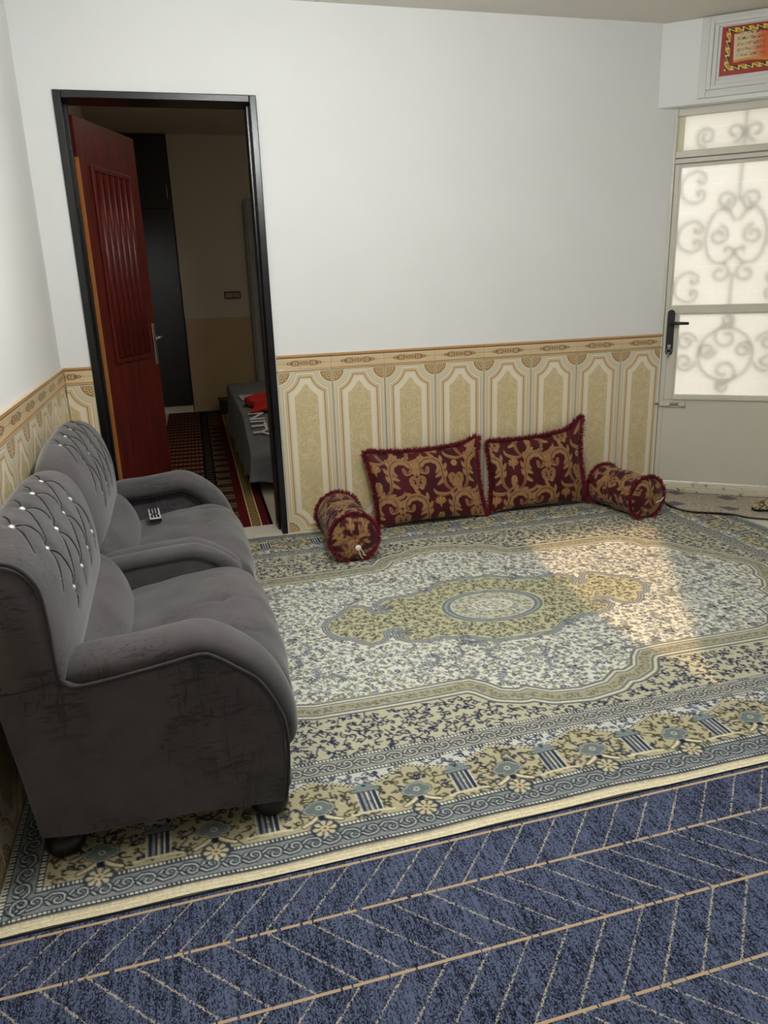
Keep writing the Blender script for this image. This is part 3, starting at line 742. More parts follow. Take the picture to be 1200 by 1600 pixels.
m_rug = mat('woven_medallion_rug', rough=0.95, spec=0.08, build=pile_build, sheen=0.0)
rug = mk('area_rug', VR, FR, m_rug, smooth=True, col=lin(K.C.reshape(-1, 3)), label='large cream and olive floral rug with central medallion and cream edge', cat='rug')

# ------------------------------------------------------------------ blue herringbone carpet
def blue_build():
    x, y, z = xyz(wpos())
    sp_ = 0.1825; v = (-2.780 - y) / sp_; row = floorf(v); f = fract(v)
    odd = fract(row * 0.5) * 2.0                       # 0 for even rows
    sx = x + (f - 0.5) * 0.17 * (odd * 2.0 - 1.0)
    jag = (white(vec(floorf(x * 420.0), floorf(y * 60.0))) - 0.5) * 0.012
    br = absf(fract(sx / 0.0915 + 0.1 + odd * 0.06) - 0.5) * 0.0915
    fx = floorf(x / 0.0022); fy = floorf(y / 0.004)
    fine = white(vec(fx, fy)); strk = noise(vec(x * 230.0, y * 16.0), 1.0, 2); blot = noise(vec(x * 36.0, y * 13.0), 1.0, 4, 0.65, 0.4); big = noise(vec(x * 9.0, y * 2.0), 1.0, 2)
    thr = noise(vec(x * 120.0, y * 3.0), 1.0, 2); d = blot * 0.34 + strk * 0.34 + fine * 0.32 + big * 0.26 + thr * 0.34
    c = mixc(smooth(d, 0.745, 0.835), (90, 99, 125), (22, 24, 40))
    c = mixc(smooth(fine, 0.6, 1.0) * 0.35, c, (104, 112, 136))
    inb = lt(y, -2.642)
    dash = gt(white(vec(floorf(x / 0.0034), floorf(y / 0.0026))), 0.34) * gt(noise(vec(x * 60.0, y * 40.0), 1.0, 1), 0.33)
    lb = lt(br, 0.0030 + jag * 0.35) * dash * inb
    spn = lt(mn(absf(f), absf(1.0 - f)) * sp_, 0.0034) * gt(noise(vec(x * 90.0, y * 3.0), 1.0, 1), 0.37)
    spn = mx(spn * lt(y, -2.70), lt(absf(y + 2.639), 0.0036) * gt(noise(vec(x * 70.0, 1.0), 1.0, 1), 0.34))
    c = mixc(lb * 0.75, c, (188, 176, 152)); c = mixc(spn, c, (188, 162, 128))
    c = mixc(gt(y, -2.627), c, (22, 22, 30))  # rug's edge shadow painted as a dark strip in the weave
    return {'c': c, 'h': fine + strk, 'hs': 0.5, 'hd': 0.0015}
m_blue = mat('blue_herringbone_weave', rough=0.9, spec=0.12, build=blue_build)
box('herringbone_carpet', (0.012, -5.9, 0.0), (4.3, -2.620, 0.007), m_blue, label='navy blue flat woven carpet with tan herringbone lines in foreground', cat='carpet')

# ------------------------------------------------------------------ door mat and slipper
def mat_build():
    u, v, _ = xyz(coord('UV'))
    n = noise(vec(u, v), 40, 3); a = absf(fract(u / 0.30) - 0.5) * 0.30; b = absf(fract(v / 0.25 + .1) - 0.5) * 0.25
    dia = a * 0.75 + b
    c = mixc(smooth(n, .4, .6), (158, 146, 130), (178, 168, 152))
    c = mixc(lt(dia, 0.052), c, mixc(n, (96, 86, 98), (120, 108, 116)))
    st = gt(fn('SINE', (a - b) * 210.0), 0.55) * band(dia, 0.085, 0.02)
    c = mixc(st, c, (216, 206, 188)); c = mixc(gt(fn('SINE', (a - b) * 210.0 + 1.2), 0.8) * band(dia, 0.085, 0.02), c, (54, 46, 44))
    c = mixc(gt(noise(vec(u * 60.0, v * 160.0), 1, 2), .64), c, (96, 84, 76))
    return c
m_mat = mat('patterned_mat_weave', rough=0.95, spec=0.1, build=mat_build)
s0m, s1m, n0m, n1m = 0.09, 1.0, 0.035, 0.497
out = [(s0m, n0m), (s1m, n0m), (s1m, n1m)] + [(0.33 + .24 * math.cos(t), n1m - .24 + .24 * math.sin(t)) for t in np.linspace(math.pi / 2, math.pi, 12)]
gs, gn = np.meshgrid(np.linspace(s0m, s1m, 90), np.linspace(n0m, n1m, 46))
# squeeze the left columns onto the rounded outline
def left(n): return s0m if n < n1m - .24 else 0.33 - math.sqrt(max(.24 ** 2 - (n - n1m + .24) ** 2, 0))
lf_ = np.vectorize(left)(gn); gs = lf_ + (gs - s0m) / (s1m - s0m) * (s1m - lf_)
gn2 = gn + (gn - n0m) / (n1m - n0m) * .012 * np.sin(gs * 9 + .5)
wx_, wy_, _ = np.vectorize(D)(gs, gn2, 0 * gs)
k = 1 / (1 + np.exp((wx_ - 3.57) * 60)); mz = .0045 + k * .0135 + .002 * np.sin(gs * 21) * np.sin(gn * 17)
topv = np.stack([wx_, wy_, mz + .005], -1).reshape(-1, 3); botv = np.stack([wx_, wy_, mz], -1).reshape(-1, 3)
nr, nc = gs.shape; f1 = grid_faces(nr, nc); ring = [i for i in range(nc)] + [r * nc + nc - 1 for r in range(1, nr)] + [(nr - 1) * nc + i for i in range(nc - 2, -1, -1)] + [r * nc for r in range(nr - 2, 0, -1)]
N0 = nr * nc; Fm = f1.tolist() + [[i + N0 for i in f[::-1]] for f in f1.tolist()] + [[ring[i], ring[(i + 1) % len(ring)], ring[(i + 1) % len(ring)] + N0, ring[i] + N0] for i in range(len(ring))]
uvm = np.concatenate([np.stack([gs, gn], -1).reshape(-1, 2)] * 2)
dm = mk('door_mat', np.vstack([topv, botv]), fix_normals(np.vstack([topv, botv]).tolist(), Fm), m_mat, smooth=True, uv=uvm, label='thin grey-beige patterned mat lying in front of the glazed door', cat='mat')
edge = np.array([topv[i] for i in ring])[:, :] - (0, 0, .0025)
V, F = tube(np.vstack([edge, edge[:1]]), .0042, 6); mk('binding', V, F, mat('mat_binding', (70, 58, 54), .9), dm, smooth=True)

def slip_build():
    p = coord('Object'); n = noise(p, 26, 2, .5, 1.6)
    return mixc(smooth(n, .44, .50) * (1.0 - smooth(n, .56, .62)), (92, 74, 46), (196, 178, 138))
m_slip = mat('brocade_slipper', rough=.7, build=slip_build)
m_sole = mat('black_rubber_sole', (16, 15, 15), .6)
sl = empty('slipper', D(0.70, 0.42, 0.016), label='gold and brown patterned slipper with black sole at frame edge on mat', cat='slipper')
SC = (3.822, -0.645); SA = math.radians(-4)
def ST(a, b, z): return (SC[0] + a * math.cos(SA) - b * math.sin(SA), SC[1] + a * math.sin(SA) + b * math.cos(SA), z)
def shoe(t, infl=0):   # half width along the length, t 0 toe .. 1 heel
    return (0.046 * math.sqrt(max(1 - (1 - min(t / .32, 1)) ** 2, 0)) if t < .32 else 0.046 - .012 * math.sin((t - .32) / .68 * math.pi) * .9 if t < .8 else (0.037) * math.sqrt(max(1 - ((t - .8) / .2) ** 2, 0))) + infl
tt = np.linspace(0.0, 1, 26); ol = [(-.125 + .25 * t, shoe(t)) for t in tt] + [(-.125 + .25 * t, -shoe(t)) for t in tt[::-1][1:-1]]
zb = 0.0125
V, F = extrude_poly(ol, 'z', zb, zb + .018, 0.004, 2); mk('sole', [ST(*v) for v in V], F, m_sole, sl, smooth=True)
V, F = extrude_poly([(a, b * .93) for a, b in ol], 'z', zb + .018, zb + .024, 0.002, 1); mk('insole', [ST(*v) for v in V], F, m_slip, sl)
loops = []
for t in np.linspace(0.01, .58, 16):
    w = shoe(t) + .003; h = .012 + .042 * math.sin(min(t / .5, 1) * math.pi / 2); th = np.linspace(0, math.pi, 13)
    o_ = [ST(-.125 + .25 * t, w * math.cos(a), zb + .014 + h * math.sin(a)) for a in th]; i_ = [ST(-.125 + .25 * t, (w - .004) * math.cos(a), zb + .014 + (h - .004) * math.sin(a)) for a in th[::-1]]
    loops.append(o_ + i_)
V, F = loft(loops); mk('upper', V, F, m_slip, sl, smooth=True)
# ------------------------------------------------------------------ sofa
def velvet(dark, lite):
    def b():
        p = wpos(); x, y, z = xyz(p)
        sc1 = noise(vec(x * 7.0, y * 34.0, z * 34.0), 2.2, 4, .7, 1.0); sc2 = noise(vec(x * 40.0, y * 40.0, z * 7.0), 1.6, 4, .7, 1.0)
        big = noise(p, 6, 3, .6, .5); patch = smooth(noise(p, 6.0, 3), .44, .60) * .85 + .15
        c = mixc(smooth(big, .3, .7), lite, tuple(int(.88 * v) for v in lite))
        c = mixc(mx(smooth(sc1, .53, .60), smooth(sc2, .55, .62)) * patch * .48, c, dark)
        return {'c': c, 'h': sc1 + noise(p, 260, 1) * .5, 'hs': .18, 'hd': .003}
    return b
m_velvet = mat('grey_crushed_velvet', rough=.85, spec=.15, sheen=.35, build=velvet((31, 27, 28), (86, 82, 84)))
m_pipe = mat('dark_grey_piping', (44, 39, 40), .8, sheen=.2)
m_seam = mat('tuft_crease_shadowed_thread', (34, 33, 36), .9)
m_foot = mat('black_lacquer', (12, 11, 11), .3)
m_crys = mat('crystal_button', (235, 235, 240), .08, .6, spec=1.0)
SY0, SY1 = -2.43, -0.525
sofa = empty('sofa', (0.4, -1.48, 0.012), label='grey crushed velvet two-seat sofa with tufted crystal-buttoned backs along left wall', cat='sofa')
panel = [(.45, .078), (.20, .080), (.103, .094), (.088, .25), (.068, .415), (.064, .50), (.20, .50), (.245, .478), (.352, .488), (.45, .502), (.514, .511), (.548, .502), (.60, .463), (.650, .416), (.688, .34), (.704, .28), (.705, .178), (.690, .058)]
for y0, y1 in ((SY0, SY0 + .11), (SY1 - .11, SY1)):
    V, F = extrude_poly(panel, 'y', y0, y1, .010, 2); mk('side_panel', V, F, m_velvet, sofa)
arm_path = crom([(.20, .475), (.26, .492), (.36, .497), (.46, .508), (.53, .510), (.60, .468), (.655, .41), (.692, .33), (.702, .26), (.69, .20)], 44)
def sweep(path, yc, ry, rn, fall=4):
    P = np.asarray(path); N = len(P); T = np.gradient(P, axis=0); T /= np.linalg.norm(T, axis=1)[:, None]; n = np.stack([-T[:, 1], T[:, 0]], 1)
    th = np.linspace(0, 2 * np.pi, 28, endpoint=False); loops = []
    for i in range(N):
        e = min(i, N - 1 - i); k = math.sqrt(min(1, (e + .25) / fall) * (2 - min(1, (e + .25) / fall)))
        c, s = np.cos(th), np.sin(th)
        a = np.sign(c) * np.abs(c) ** .8 * ry * (.6 + .4 * k); b = np.sign(s) * np.abs(s) ** .85 * rn * k
        loops.append(np.stack([P[i, 0] + n[i, 0] * b, yc + a, P[i, 1] + n[i, 1] * b], 1))
    return loft(loops)
for yc, pth, ry in ((SY0 + .086, arm_path, .072), (SY1 - .086, arm_path, .072)):
    V, F = sweep(pth, yc, ry, .046); mk('armrest', V, F, m_velvet, sofa, smooth=True)
mid_path = crom([(.20, .435), (.28, .447), (.40, .458), (.50, .464), (.54, .462), (.60, .435), (.65, .395), (.685, .345)], 36)
MY = (SY0 + SY1) / 2
for yc in (MY - .032, MY + .032):
    V, F = sweep(mid_path, yc, .036, .030); mk('armrest', V, F, m_velvet, sofa, smooth=True)
midp = [(.10, .08), (.085, .42), (.20, .435), (.40, .455), (.50, .461), (.55, .458), (.60, .43), (.655, .385), (.68, .33), (.69, .20), (.69, .06)]
V, F = extrude_poly(midp, 'y', MY - .062, MY + .062, .008, 2); mk('centre_panel', V, F, m_velvet, sofa)
# piping on the near panel
def pipe(pts2, y, r, name, par):
    p = crom(pts2, 70); V, F = tube([(a, y, b) for a, b in p], r, 7); mk(name, V, F, m_pipe, par, smooth=True)
pipe([(.205, .505), (.225, .482), (.27, .480), (.352, .489), (.45, .503), (.516, .512), (.548, .503), (.60, .463), (.652, .416), (.690, .34), (.706, .28), (.707, .178), (.692, .06)], SY0 + .002, .0055, 'piping', sofa)
pipe([(.064, .488), (.13, .490), (.205, .502)], SY0 + .001, .004, 'piping', sofa)
# seat cushions
sec_m = [(.27, .20), (.27, .34), (.31, .388), (.42, .418), (.55, .434), (.65, .434), (.715, .408), (.752, .355), (.764, .29), (.752, .225), (.725, .192), (.60, .185), (.42, .185)]
sec_e = [(.27, .21), (.27, .31), (.31, .345), (.42, .366), (.55, .386), (.63, .392), (.69, .375), (.728, .345), (.742, .285), (.733, .225), (.712, .195), (.60, .19), (.42, .19)]
def lofty(sm, se, y0, y1, nt=60, na=72, p=4.0, round_=.06, endk=.86):
    A, B = crom(sm, na, True), crom(se, na, True); G = np.zeros((nt, na, 3)); yc, hh = (y0 + y1) / 2, (y1 - y0) / 2
    for i, t in enumerate(np.linspace(-1, 1, nt)):
        w = 1 - abs(t) ** p; P = B + (A - B) * w; c = P.mean(0)
        e = max(0, (abs(t) - (1 - round_)) / round_); k = endk + (1 - endk) * math.sqrt(max(0, 1 - e * e))
        P = c + (P - c) * k; G[i, :, 0] = P[:, 0]; G[i, :, 1] = yc + t * hh; G[i, :, 2] = P[:, 1]
    return G
def gnormals(G):
    du = np.gradient(G, axis=0); dv = np.roll(G, -1, 1) - np.roll(G, 1, 1)
    n = np.cross(du, dv); n /= np.linalg.norm(n, axis=2)[..., None] + 1e-9
    c = G.mean((0, 1)); s = np.sign(((G - c) * n).sum(2).mean()); return n * s
def seg_dist(G, pts):
    P = np.asarray(pts); best = np.full(G.shape[:2], 1e9)
    for a, b in zip(P[:-1], P[1:]):
        d = b - a; t = np.clip(((G - a) @ d) / (d @ d + 1e-12), 0, 1); best = np.minimum(best, np.linalg.norm(G - a - t[..., None] * d, axis=2))
    return best
def emit(name, G, m, par):
    nt, na = G.shape[:2]; V, F = loft(G); return mk(name, V, F, m, par, smooth=True)
seats = ((SY0 + .135, MY - .045), (MY + .045, SY1 - .135))
for y0, y1 in seats:
    G = lofty(sec_m, sec_e, y0 - .02, y1 + .02, 64, 84, 3.0); n = gnormals(G)
    cy = (y0 + y1) / 2; w = (y1 - y0)
    for f in (-.3, 0, .3):
        q = arr((.60, cy + f * w, .436)); d = np.linalg.norm(G - q, axis=2); G = G - n * (.010 * np.exp(-(d / .022) ** 2))[..., None]
        for pp in ([(.60, cy + f * w - .09, .433), (.60, cy + f * w + .09, .433)], [(.53, cy + f * w, .433), (.70, cy + f * w, .418)]):
            G = G - n * (.0035 * np.exp(-(seg_dist(G, arr(pp)) / .010) ** 2))[..., None]
    wob = .0025 * np.sin(G[..., 1] * 31 + G[..., 0] * 17) * np.sin(G[..., 0] * 23); G = G + n * wob[..., None]
    emit('seat_cushion', G, m_velvet, sofa)
# lumbar pieces
lb_m = [(.14, .33), (.12, .50), (.20, .53), (.255, .52), (.30, .48), (.33, .42), (.335, .36), (.28, .33)]
lb_e = [(.14, .32), (.12, .48), (.19, .50), (.23, .495), (.265, .46), (.285, .41), (.285, .35), (.25, .32)]
for y0, y1 in seats: emit('lumbar_cushion', lofty(lb_m, lb_e, y0 - .015, y1 + .015, 40, 48, 3.0), m_velvet, sofa)
# base and back board
boxes('base', [((.10, SY0 + .02, .082), (.715, SY1 - .02, .20))], m_velvet, sofa, bev=.015)
V, F = extrude_poly([(.10, .19), (.068, .50), (.20, .50), (.27, .38), (.27, .19)], 'y', SY0 + .10, SY1 - .10, .01, 2); mk('back_board', V, F, m_velvet, sofa)
# tufted backs
pe = [(.085, .475), (.062, .62), (.046, .72), (.060, .772), (.110, .795), (.160, .778), (.193, .725), (.206, .65), (.210, .56), (.212, .48), (.15, .465)]
pm0 = [(.085, .475), (.055, .64), (.035, .760), (.050, .822), (.095, .843), (.150, .822), (.203, .752), (.240, .65), (.246, .57), (.234, .49), (.15, .47)]
for bi, (y0, y1) in enumerate(((SY0 - .002, MY - .004), (MY + .004, SY1 + .01))):
    nt, na = 96, 112
    pm = [(a, b if b < .6 else .6 + (b - .6) * (.92 if bi == 0 else 1.0)) for a, b in pm0]
    G = lofty(pm, pe, y0, y1, nt, na, 4.0, .16, .86); n = gnormals(G)
    base = G.copy()
    def at(t, a):     # surface point, t -1..1, a 0..1 around the section
        u = (t + 1) / 2 * (nt - 1); i = int(u); f = u - i; v = (a % 1) * na; j = int(v); g = v - j
        A = base[i, j % na] * (1 - g) + base[i, (j + 1) % na] * g; i2 = min(i + 1, nt - 1)
        B = base[i2, j % na] * (1 - g) + base[i2, (j + 1) % na] * g; return A * (1 - f) + B * f
    rows = (.40, .53, .645); cols = (-.50, -.17, .17, .50)
    btn = [[at(t, a) for t in cols] for a in rows]; creases = []
    def crs(t0, a0, t1, a1, bow): 
        return [at(t0 + (t1 - t0) * k + bow * math.sin(k * math.pi), a0 + (a1 - a0) * k) for k in np.linspace(0, 1, 9)]
    allc = list(cols)
    for r in range(2):
        for c in range(4):
            creases.append(crs(cols[c], rows[r], cols[c], rows[r + 1], .05))
            if c > 0: creases.append(crs(cols[c], rows[r], cols[c - 1], rows[r + 1], .02))
            if c == 0: creases.append(crs(cols[c], rows[r], cols[c] - .22, rows[r + 1] - .03, .02))
    for c in range(4): creases.append(crs(cols[c], rows[0], cols[c] + .14, rows[0] - .055, .02)); creases.append(crs(cols[c], rows[2], cols[c] - .08, rows[2] + .05, .01))
    disp = np.zeros((nt, na))
    for row in btn:
        for q in row: disp -= .009 * np.exp(-(np.linalg.norm(base - q, axis=2) / .022) ** 2)
    for cc in creases: disp -= .0035 * np.exp(-(seg_dist(base, cc) / .009) ** 2)
    G = base + n * disp[..., None]
    bk = emit('backrest', G, m_velvet, sofa)
    if bi == 0:
        p = crom([(.064, .50), (.058, .62), (.046, .72), (.060, .775), (.115, .795), (.160, .780), (.192, .73), (.200, .65), (.201, .56), (.203, .50)], 50)
        V, F = tube([(a, y0 + .004, b) for a, b in p], .006, 7); mk('piping', V, F, m_pipe, bk, smooth=True)
    def snap(q):
        i, j = np.unravel_index(np.argmin(np.linalg.norm(base - q, axis=2)), (nt, na)); return q + n[i, j] * disp[i, j], n[i, j]
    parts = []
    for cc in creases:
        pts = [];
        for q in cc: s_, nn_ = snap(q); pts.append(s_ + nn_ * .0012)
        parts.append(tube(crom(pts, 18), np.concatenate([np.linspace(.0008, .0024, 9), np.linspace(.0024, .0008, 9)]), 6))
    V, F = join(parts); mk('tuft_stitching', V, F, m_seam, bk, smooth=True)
    for row in btn:
        for q in row:
            s_, nn_ = snap(q); bm = bmesh.new(); bmesh.ops.create_icosphere(bm, subdivisions=2, radius=.0095)
            V = [tuple(s_ + nn_ * .006 + np.array(v.co) * (1, 1.15, 1)) for v in bm.verts]; bm.verts.index_update(); F = [[v.index for v in f.verts] for f in bm.faces]; bm.free()
            mk('button', V, F, m_crys, bk)
for fx, fy in ((.145, SY0 + .06), (.655, SY0 + .05), (.145, SY1 - .06), (.655, SY1 - .05)):
    V, F = lathe([(.030, 0), (.042, .006), (.050, .022), (.046, .038), (.036, .050), (.040, .056), (.04, .072)], 24, (fx, fy, .0135)); mk('foot', V, F, m_foot, sofa, smooth=True)

# ------------------------------------------------------------------ remote control
def rem_T(cx, cy, cz, az):
    c, s = math.cos(az), math.sin(az)
    return lambda a, b, z: (cx + a * c - b * s, cy + a * s + b * c, cz + z)
RT = rem_T(.392, -.875, .4265, math.radians(4))
rem = empty('remote_control', (.392, -.875, .4265), label='small white-faced remote control with black buttons on far sofa seat', cat='remote control')
box('case', (-.024, -.085, 0), (.024, .085, .014), m_blk, rem, bev=.004, T=RT)
box('face_plate', (-.0225, -.082, .0135), (.0225, .082, .0158), mat('pale_plastic', (196, 194, 196), .45), rem, bev=.001, T=RT)
m_btn = mat('black_rubber_button', (14, 14, 15), .6)
for r in range(9):
    for c in range(3):
        if r in (3,) and c != 1: continue
        a, b = (-.0125 + .0125 * c), -.062 + .0165 * r
        h = (.0052, .0050) if r != 3 else (.014, .006)
        box('key_button', (a - h[0] * .9, b - h[1], .0155), (a + h[0] * .9, b + h[1], .0185), m_btn, rem, bev=.0012, T=RT)

# ------------------------------------------------------------------ brocade cushions and bolsters
BUR, BUR2, GLD, GLD2, GLDB = (62, 6, 16), (92, 8, 24), (150, 113, 74), (186, 150, 100), (104, 68, 40)
def damask(K, W, H, ox=0., oy=0., sc=1.0):
    def acanthus(cx, cy, fx, s, rot=0.):
        c_, s_ = math.cos(rot), math.sin(rot)
        def T(p): p = arr(p); x, y = p[:, 0] * fx * s, p[:, 1] * s; return np.stack([cx + x * c_ - y * s_, cy + x * s_ + y * c_], 1)
        spine = crom([(.055, -.085), (.030, -.055), (.026, -.015), (.030, .025), (.018, .062), (-.020, .078), (-.055, .062), (-.062, .030), (-.040, .018), (-.030, .036)], 34)
        K.stroke(T(spine), .004 * s, .007 * s, GLD, bulge=.006 * s)
        Tn = np.gradient(spine, axis=0); Tn /= np.linalg.norm(Tn, axis=1)[:, None]; Nn = np.stack([-Tn[:, 1], Tn[:, 0]], 1)
        lob = []
        for k in range(7, 26, 3):
            L = .040 - .0007 * abs(k - 14); q = spine[k]; d = Nn[k] * .55 - Tn[k] * .75
            lob.append(crom([q, q + d * L * .6, q + d * L + Nn[k] * L * .35], 6))
            d2 = -Nn[k] * .75 + Tn[k] * .45
            lob.append(crom([q, q + d2 * L * .45, q + d2 * L * .75 + Tn[k] * L * .3], 6))
        for l in lob: K.stroke(T(l), .0036 * s, .0046 * s, GLD, bulge=.0040 * s)
        for l in lob: K.stroke(T(l[1:]), .0014 * s, .0014 * s, GLD2, bulge=.001 * s)
        for l in lob: K.stroke(T(l), .0012 * s, .0007 * s, GLDB)
        K.stroke(T(spine), .0016 * s, .0014 * s, (70, 36, 22))
        K.stroke(T([(-.052, .040), (-.046, .026)]), .005 * s, .004 * s, (88, 20, 24))
        # stem leaves at the foot
        for e in ([(.055, -.085), (.020, -.092), (-.020, -.080), (-.030, -.060)], [(.052, -.080), (.078, -.070), (.090, -.045), (.080, -.030)]):
            q = crom(e, 10); K.stroke(T(q), .003 * s, .003 * s, GLD, bulge=.0045 * s); K.stroke(T(q), .001 * s, .001 * s, GLDB); K.stroke(T(q[3:8] + arr((0, .004))), .001, .001, GLD2)
    def rosette(x, y, s):
        for k in range(6): K.dot(x + .012 * s * math.cos(k * 1.047), y + .012 * s * math.sin(k * 1.047), .0075 * s, GLD)
        for k in range(6): K.dot(x + .012 * s * math.cos(k * 1.047), y + .012 * s * math.sin(k * 1.047), .0035 * s, GLD2)
        K.dot(x, y, .0055 * s, (108, 70, 34)); K.dot(x, y, .003 * s, GLD2)
    def tulip(x, y, s):
        for k in range(-3, 4):
            t = math.pi / 2 + k * .42; p = [(x, y - .014 * s), (x + .032 * s * math.cos(t), y - .008 * s + .034 * s * math.sin(t))]
            K.stroke(p, .003 * s, .002 * s, GLD, bulge=.0055 * s)
        for k in range(-3, 4):
            t = math.pi / 2 + k * .42; p = [(x, y - .010 * s), (x + .026 * s * math.cos(t), y - .006 * s + .028 * s * math.sin(t))]
            K.stroke(p, .0012 * s, .0012 * s, GLDB if k % 2 else (206, 168, 70))
        K.stroke([(x, y - .010 * s), (x, y - .034 * s)], .008 * s, .002 * s, GLD)
    def heart(x, y, s):
        for f in (-1, 1):
            q = crom([(x + f * .002, y - .020 * s), (x + f * .006 * s, y + .012 * s), (x + f * .020 * s, y + .024 * s), (x + f * .036 * s, y + .012 * s), (x + f * .030 * s, y - .004 * s), (x + f * .022 * s, y + .004 * s)], 16)
            K.stroke(q, .004 * s, .006 * s, GLD, bulge=.004 * s); K.stroke(q, .0012 * s, .0012 * s, GLDB)
            q = crom([(x, y - .020 * s), (x + f * .022 * s, y - .020 * s), (x + f * .040 * s, y - .008 * s)], 8); K.stroke(q, .004 * s, .004 * s, GLD, bulge=.005 * s); K.stroke(q, .001 * s, .001 * s, GLDB)
            q = crom([(x, y - .024 * s), (x + f * .016 * s, y - .036 * s), (x + f * .026 * s, y - .030 * s)], 8); K.stroke(q, .003 * s, .004 * s, GLD, bulge=.003 * s)
        K.dot(x, y - .022 * s, .005 * s, (120, 40, 40))
    px, py = .200 * sc, .185 * sc
    for j in range(-2, int(H / py) + 3):
        for i in range(-2, int(W / px) + 3):
            x, y = ox + i * px + (px / 2 if j % 2 else 0), oy + j * py
            acanthus(x, y, 1 if (i + j // 2) % 2 else -1, sc * 1.16, .12 if i % 2 else -.12)
            k = (i + 2 * j) % 3
            (rosette if k == 0 else tulip)(x + px * .5, y + .050 * sc, sc * (1.0 if k else .9))
            (heart if k != 1 else rosette)(x + px * .5, y - .030 * sc, sc * .95)
def velour_build():
    n = X.nt.nodes.new('ShaderNodeVertexColor'); n.layer_name = 'Col'; p = wpos()
    return {'c': X(n.outputs[0]), 'h': noise(p, 300, 2), 'hs': .3, 'hd': .002}
m_damask = mat('burgundy_gold_brocade', rough=.62, spec=.25, sheen=.15, build=velour_build)
m_fringe = mat('burgundy_fringe', rough=.8, build=lambda: mixc(noise(wpos(), 160, 2), (70, 6, 18), (150, 26, 48)))
m_plain = mat('burgundy_velour', (78, 10, 22), .75, sheen=.3)
def fringe(name, pts, dirs, L, m, par, n, w=.0022):
    P, Dd = np.asarray(pts), np.asarray(dirs); N = len(P); V, F = [], []
    for k in range(n):
        i = rng.integers(N); p = P[i] + rng.normal(0, .002, 3); d = Dd[i] + rng.normal(0, .42, 3); d /= np.linalg.norm(d); l = L * rng.uniform(.6, 1.1)
        s = np.cross(d, rng.normal(0, 1, 3)); s = s / np.linalg.norm(s) * w; b = d + rng.normal(0, .25, 3); o = len(V)
        V += [p - s, p + s, p + d * l * .6 + s * .8, p + d * l * .6 - s * .8, p + d * l * .6 + b * l * .4]
        F += [[o, o + 1, o + 2, o + 3], [o + 3, o + 2, o + 4]]
    return mk(name, V, F, m, par, kind='stuff')
def cushion(BL, BR, TL, TR, thick, label, ox, oy, ear):
    BL, BR, TL, TR = map(arr, (BL, BR, TL, TR)); nu, nv = 190, 130
    W = np.linalg.norm(BR - BL); H = np.linalg.norm(TL - BL)
    K2 = Canvas(np.linspace(0, W, nu), np.linspace(0, H, nv), BUR)
    hi = np.clip(np.sin(K2.X * 23 + 1) * np.sin(K2.Y * 19) + .2, 0, 1); K2.fill(hi * .5, BUR2); damask(K2, W, H, ox, oy, 1.16)
    u, v = np.meshgrid(np.linspace(0, 1, nu), np.linspace(0, 1, nv)); a, b = 2 * u - 1, 2 * v - 1
    # edges bow inward between the corners
    uu = u - .030 * a * (1 - b ** 2) * np.abs(a) ** 2; vv = v - .045 * b * (1 - a ** 2) * np.abs(b) ** 2
    P = (BL * (1 - uu)[..., None] + BR * uu[..., None]) * (1 - vv)[..., None] + (TL * (1 - uu)[..., None] + TR * uu[..., None]) * vv[..., None]
    n = np.cross(BR - BL, TL - BL); n /= np.linalg.norm(n)
    t = thick * ((1 - np.abs(a) ** 2.6) ** .5) * ((1 - np.abs(b) ** 2.6) ** .5)
    wr = .004 * np.sin(a * 9 + b * 5) * np.sin(b * 7 - a * 3) * (1 - a ** 2) * (1 - b ** 2)
    earf = np.exp(-(((u - 1) / .10) ** 2 + ((v - 1) / .12) ** 2)); P = P + earf[..., None] * arr((.012, 0, ear))
    Fp = P + n * (t * .75 + wr)[..., None]; Bp = P - n * (t * .25)[..., None]
    e = empty('cushion', tuple((BL + BR) / 2), label=label, cat='cushion', group='brocade floor cushions against tiled wall')
    V = np.vstack([Fp.reshape(-1, 3), Bp.reshape(-1, 3)]); g = grid_faces(nv, nu); F = np.vstack([g[:, ::-1], g + nu * nv])
    V[:, 2] = np.maximum(V[:, 2], .0128)
    V[:, 1] = np.minimum(V[:, 1], -.0105)
    cc = lin(np.vstack([K2.C.reshape(-1, 3)] * 2)); mk('cover', V, F, m_damask, e, smooth=True, col=cc)
    bd = [(j, 0) for j in range(nv)] + [(nv - 1, i) for i in range(nu)] + [(j, nu - 1) for j in range(nv - 1, -1, -1)]
    cpt = P[nv // 2, nu // 2]; pts, drs = [], []
    for j, i in bd:
        q = P[j, i]; d = np.zeros(3)
        if i == 0: d += (BL - BR) / W
        if i == nu - 1: d += (BR - BL) / W
        if j == nv - 1: d += (TL - BL) / H
        d = d / np.linalg.norm(d); d = d + n * .35; pts.append(q + n * .003); drs.append(d)
    fr = fringe('fringe', pts, drs, .034, m_fringe, e, 3600)
    co = np.zeros(len(fr.data.vertices) * 3); fr.data.vertices.foreach_get('co', co); co = co.reshape(-1, 3); wo = np.array(WL[fr.name])
    co[:, 2] = np.maximum(co[:, 2] + wo[2], .0125) - wo[2]; co[:, 1] = np.minimum(co[:, 1] + wo[1], -.009) - wo[1]; fr.data.vertices.foreach_set('co', co.ravel())
cushion((1.575, -.165, .02), (2.220, -.165, .02), (1.53, -.055, .435), (2.200, -.055, .435), .085, 'burgundy and gold brocade cushion nearer the doorway, leaning on tiled wall', .02, .06, .035)
cushion((2.268, -.135, .02), (2.905, -.125, .02), (2.278, -.050, .430), (2.88, -.050, .470), .080, 'burgundy and gold brocade cushion nearer the glazed door, tall peaked corner', .14, .01, .06)

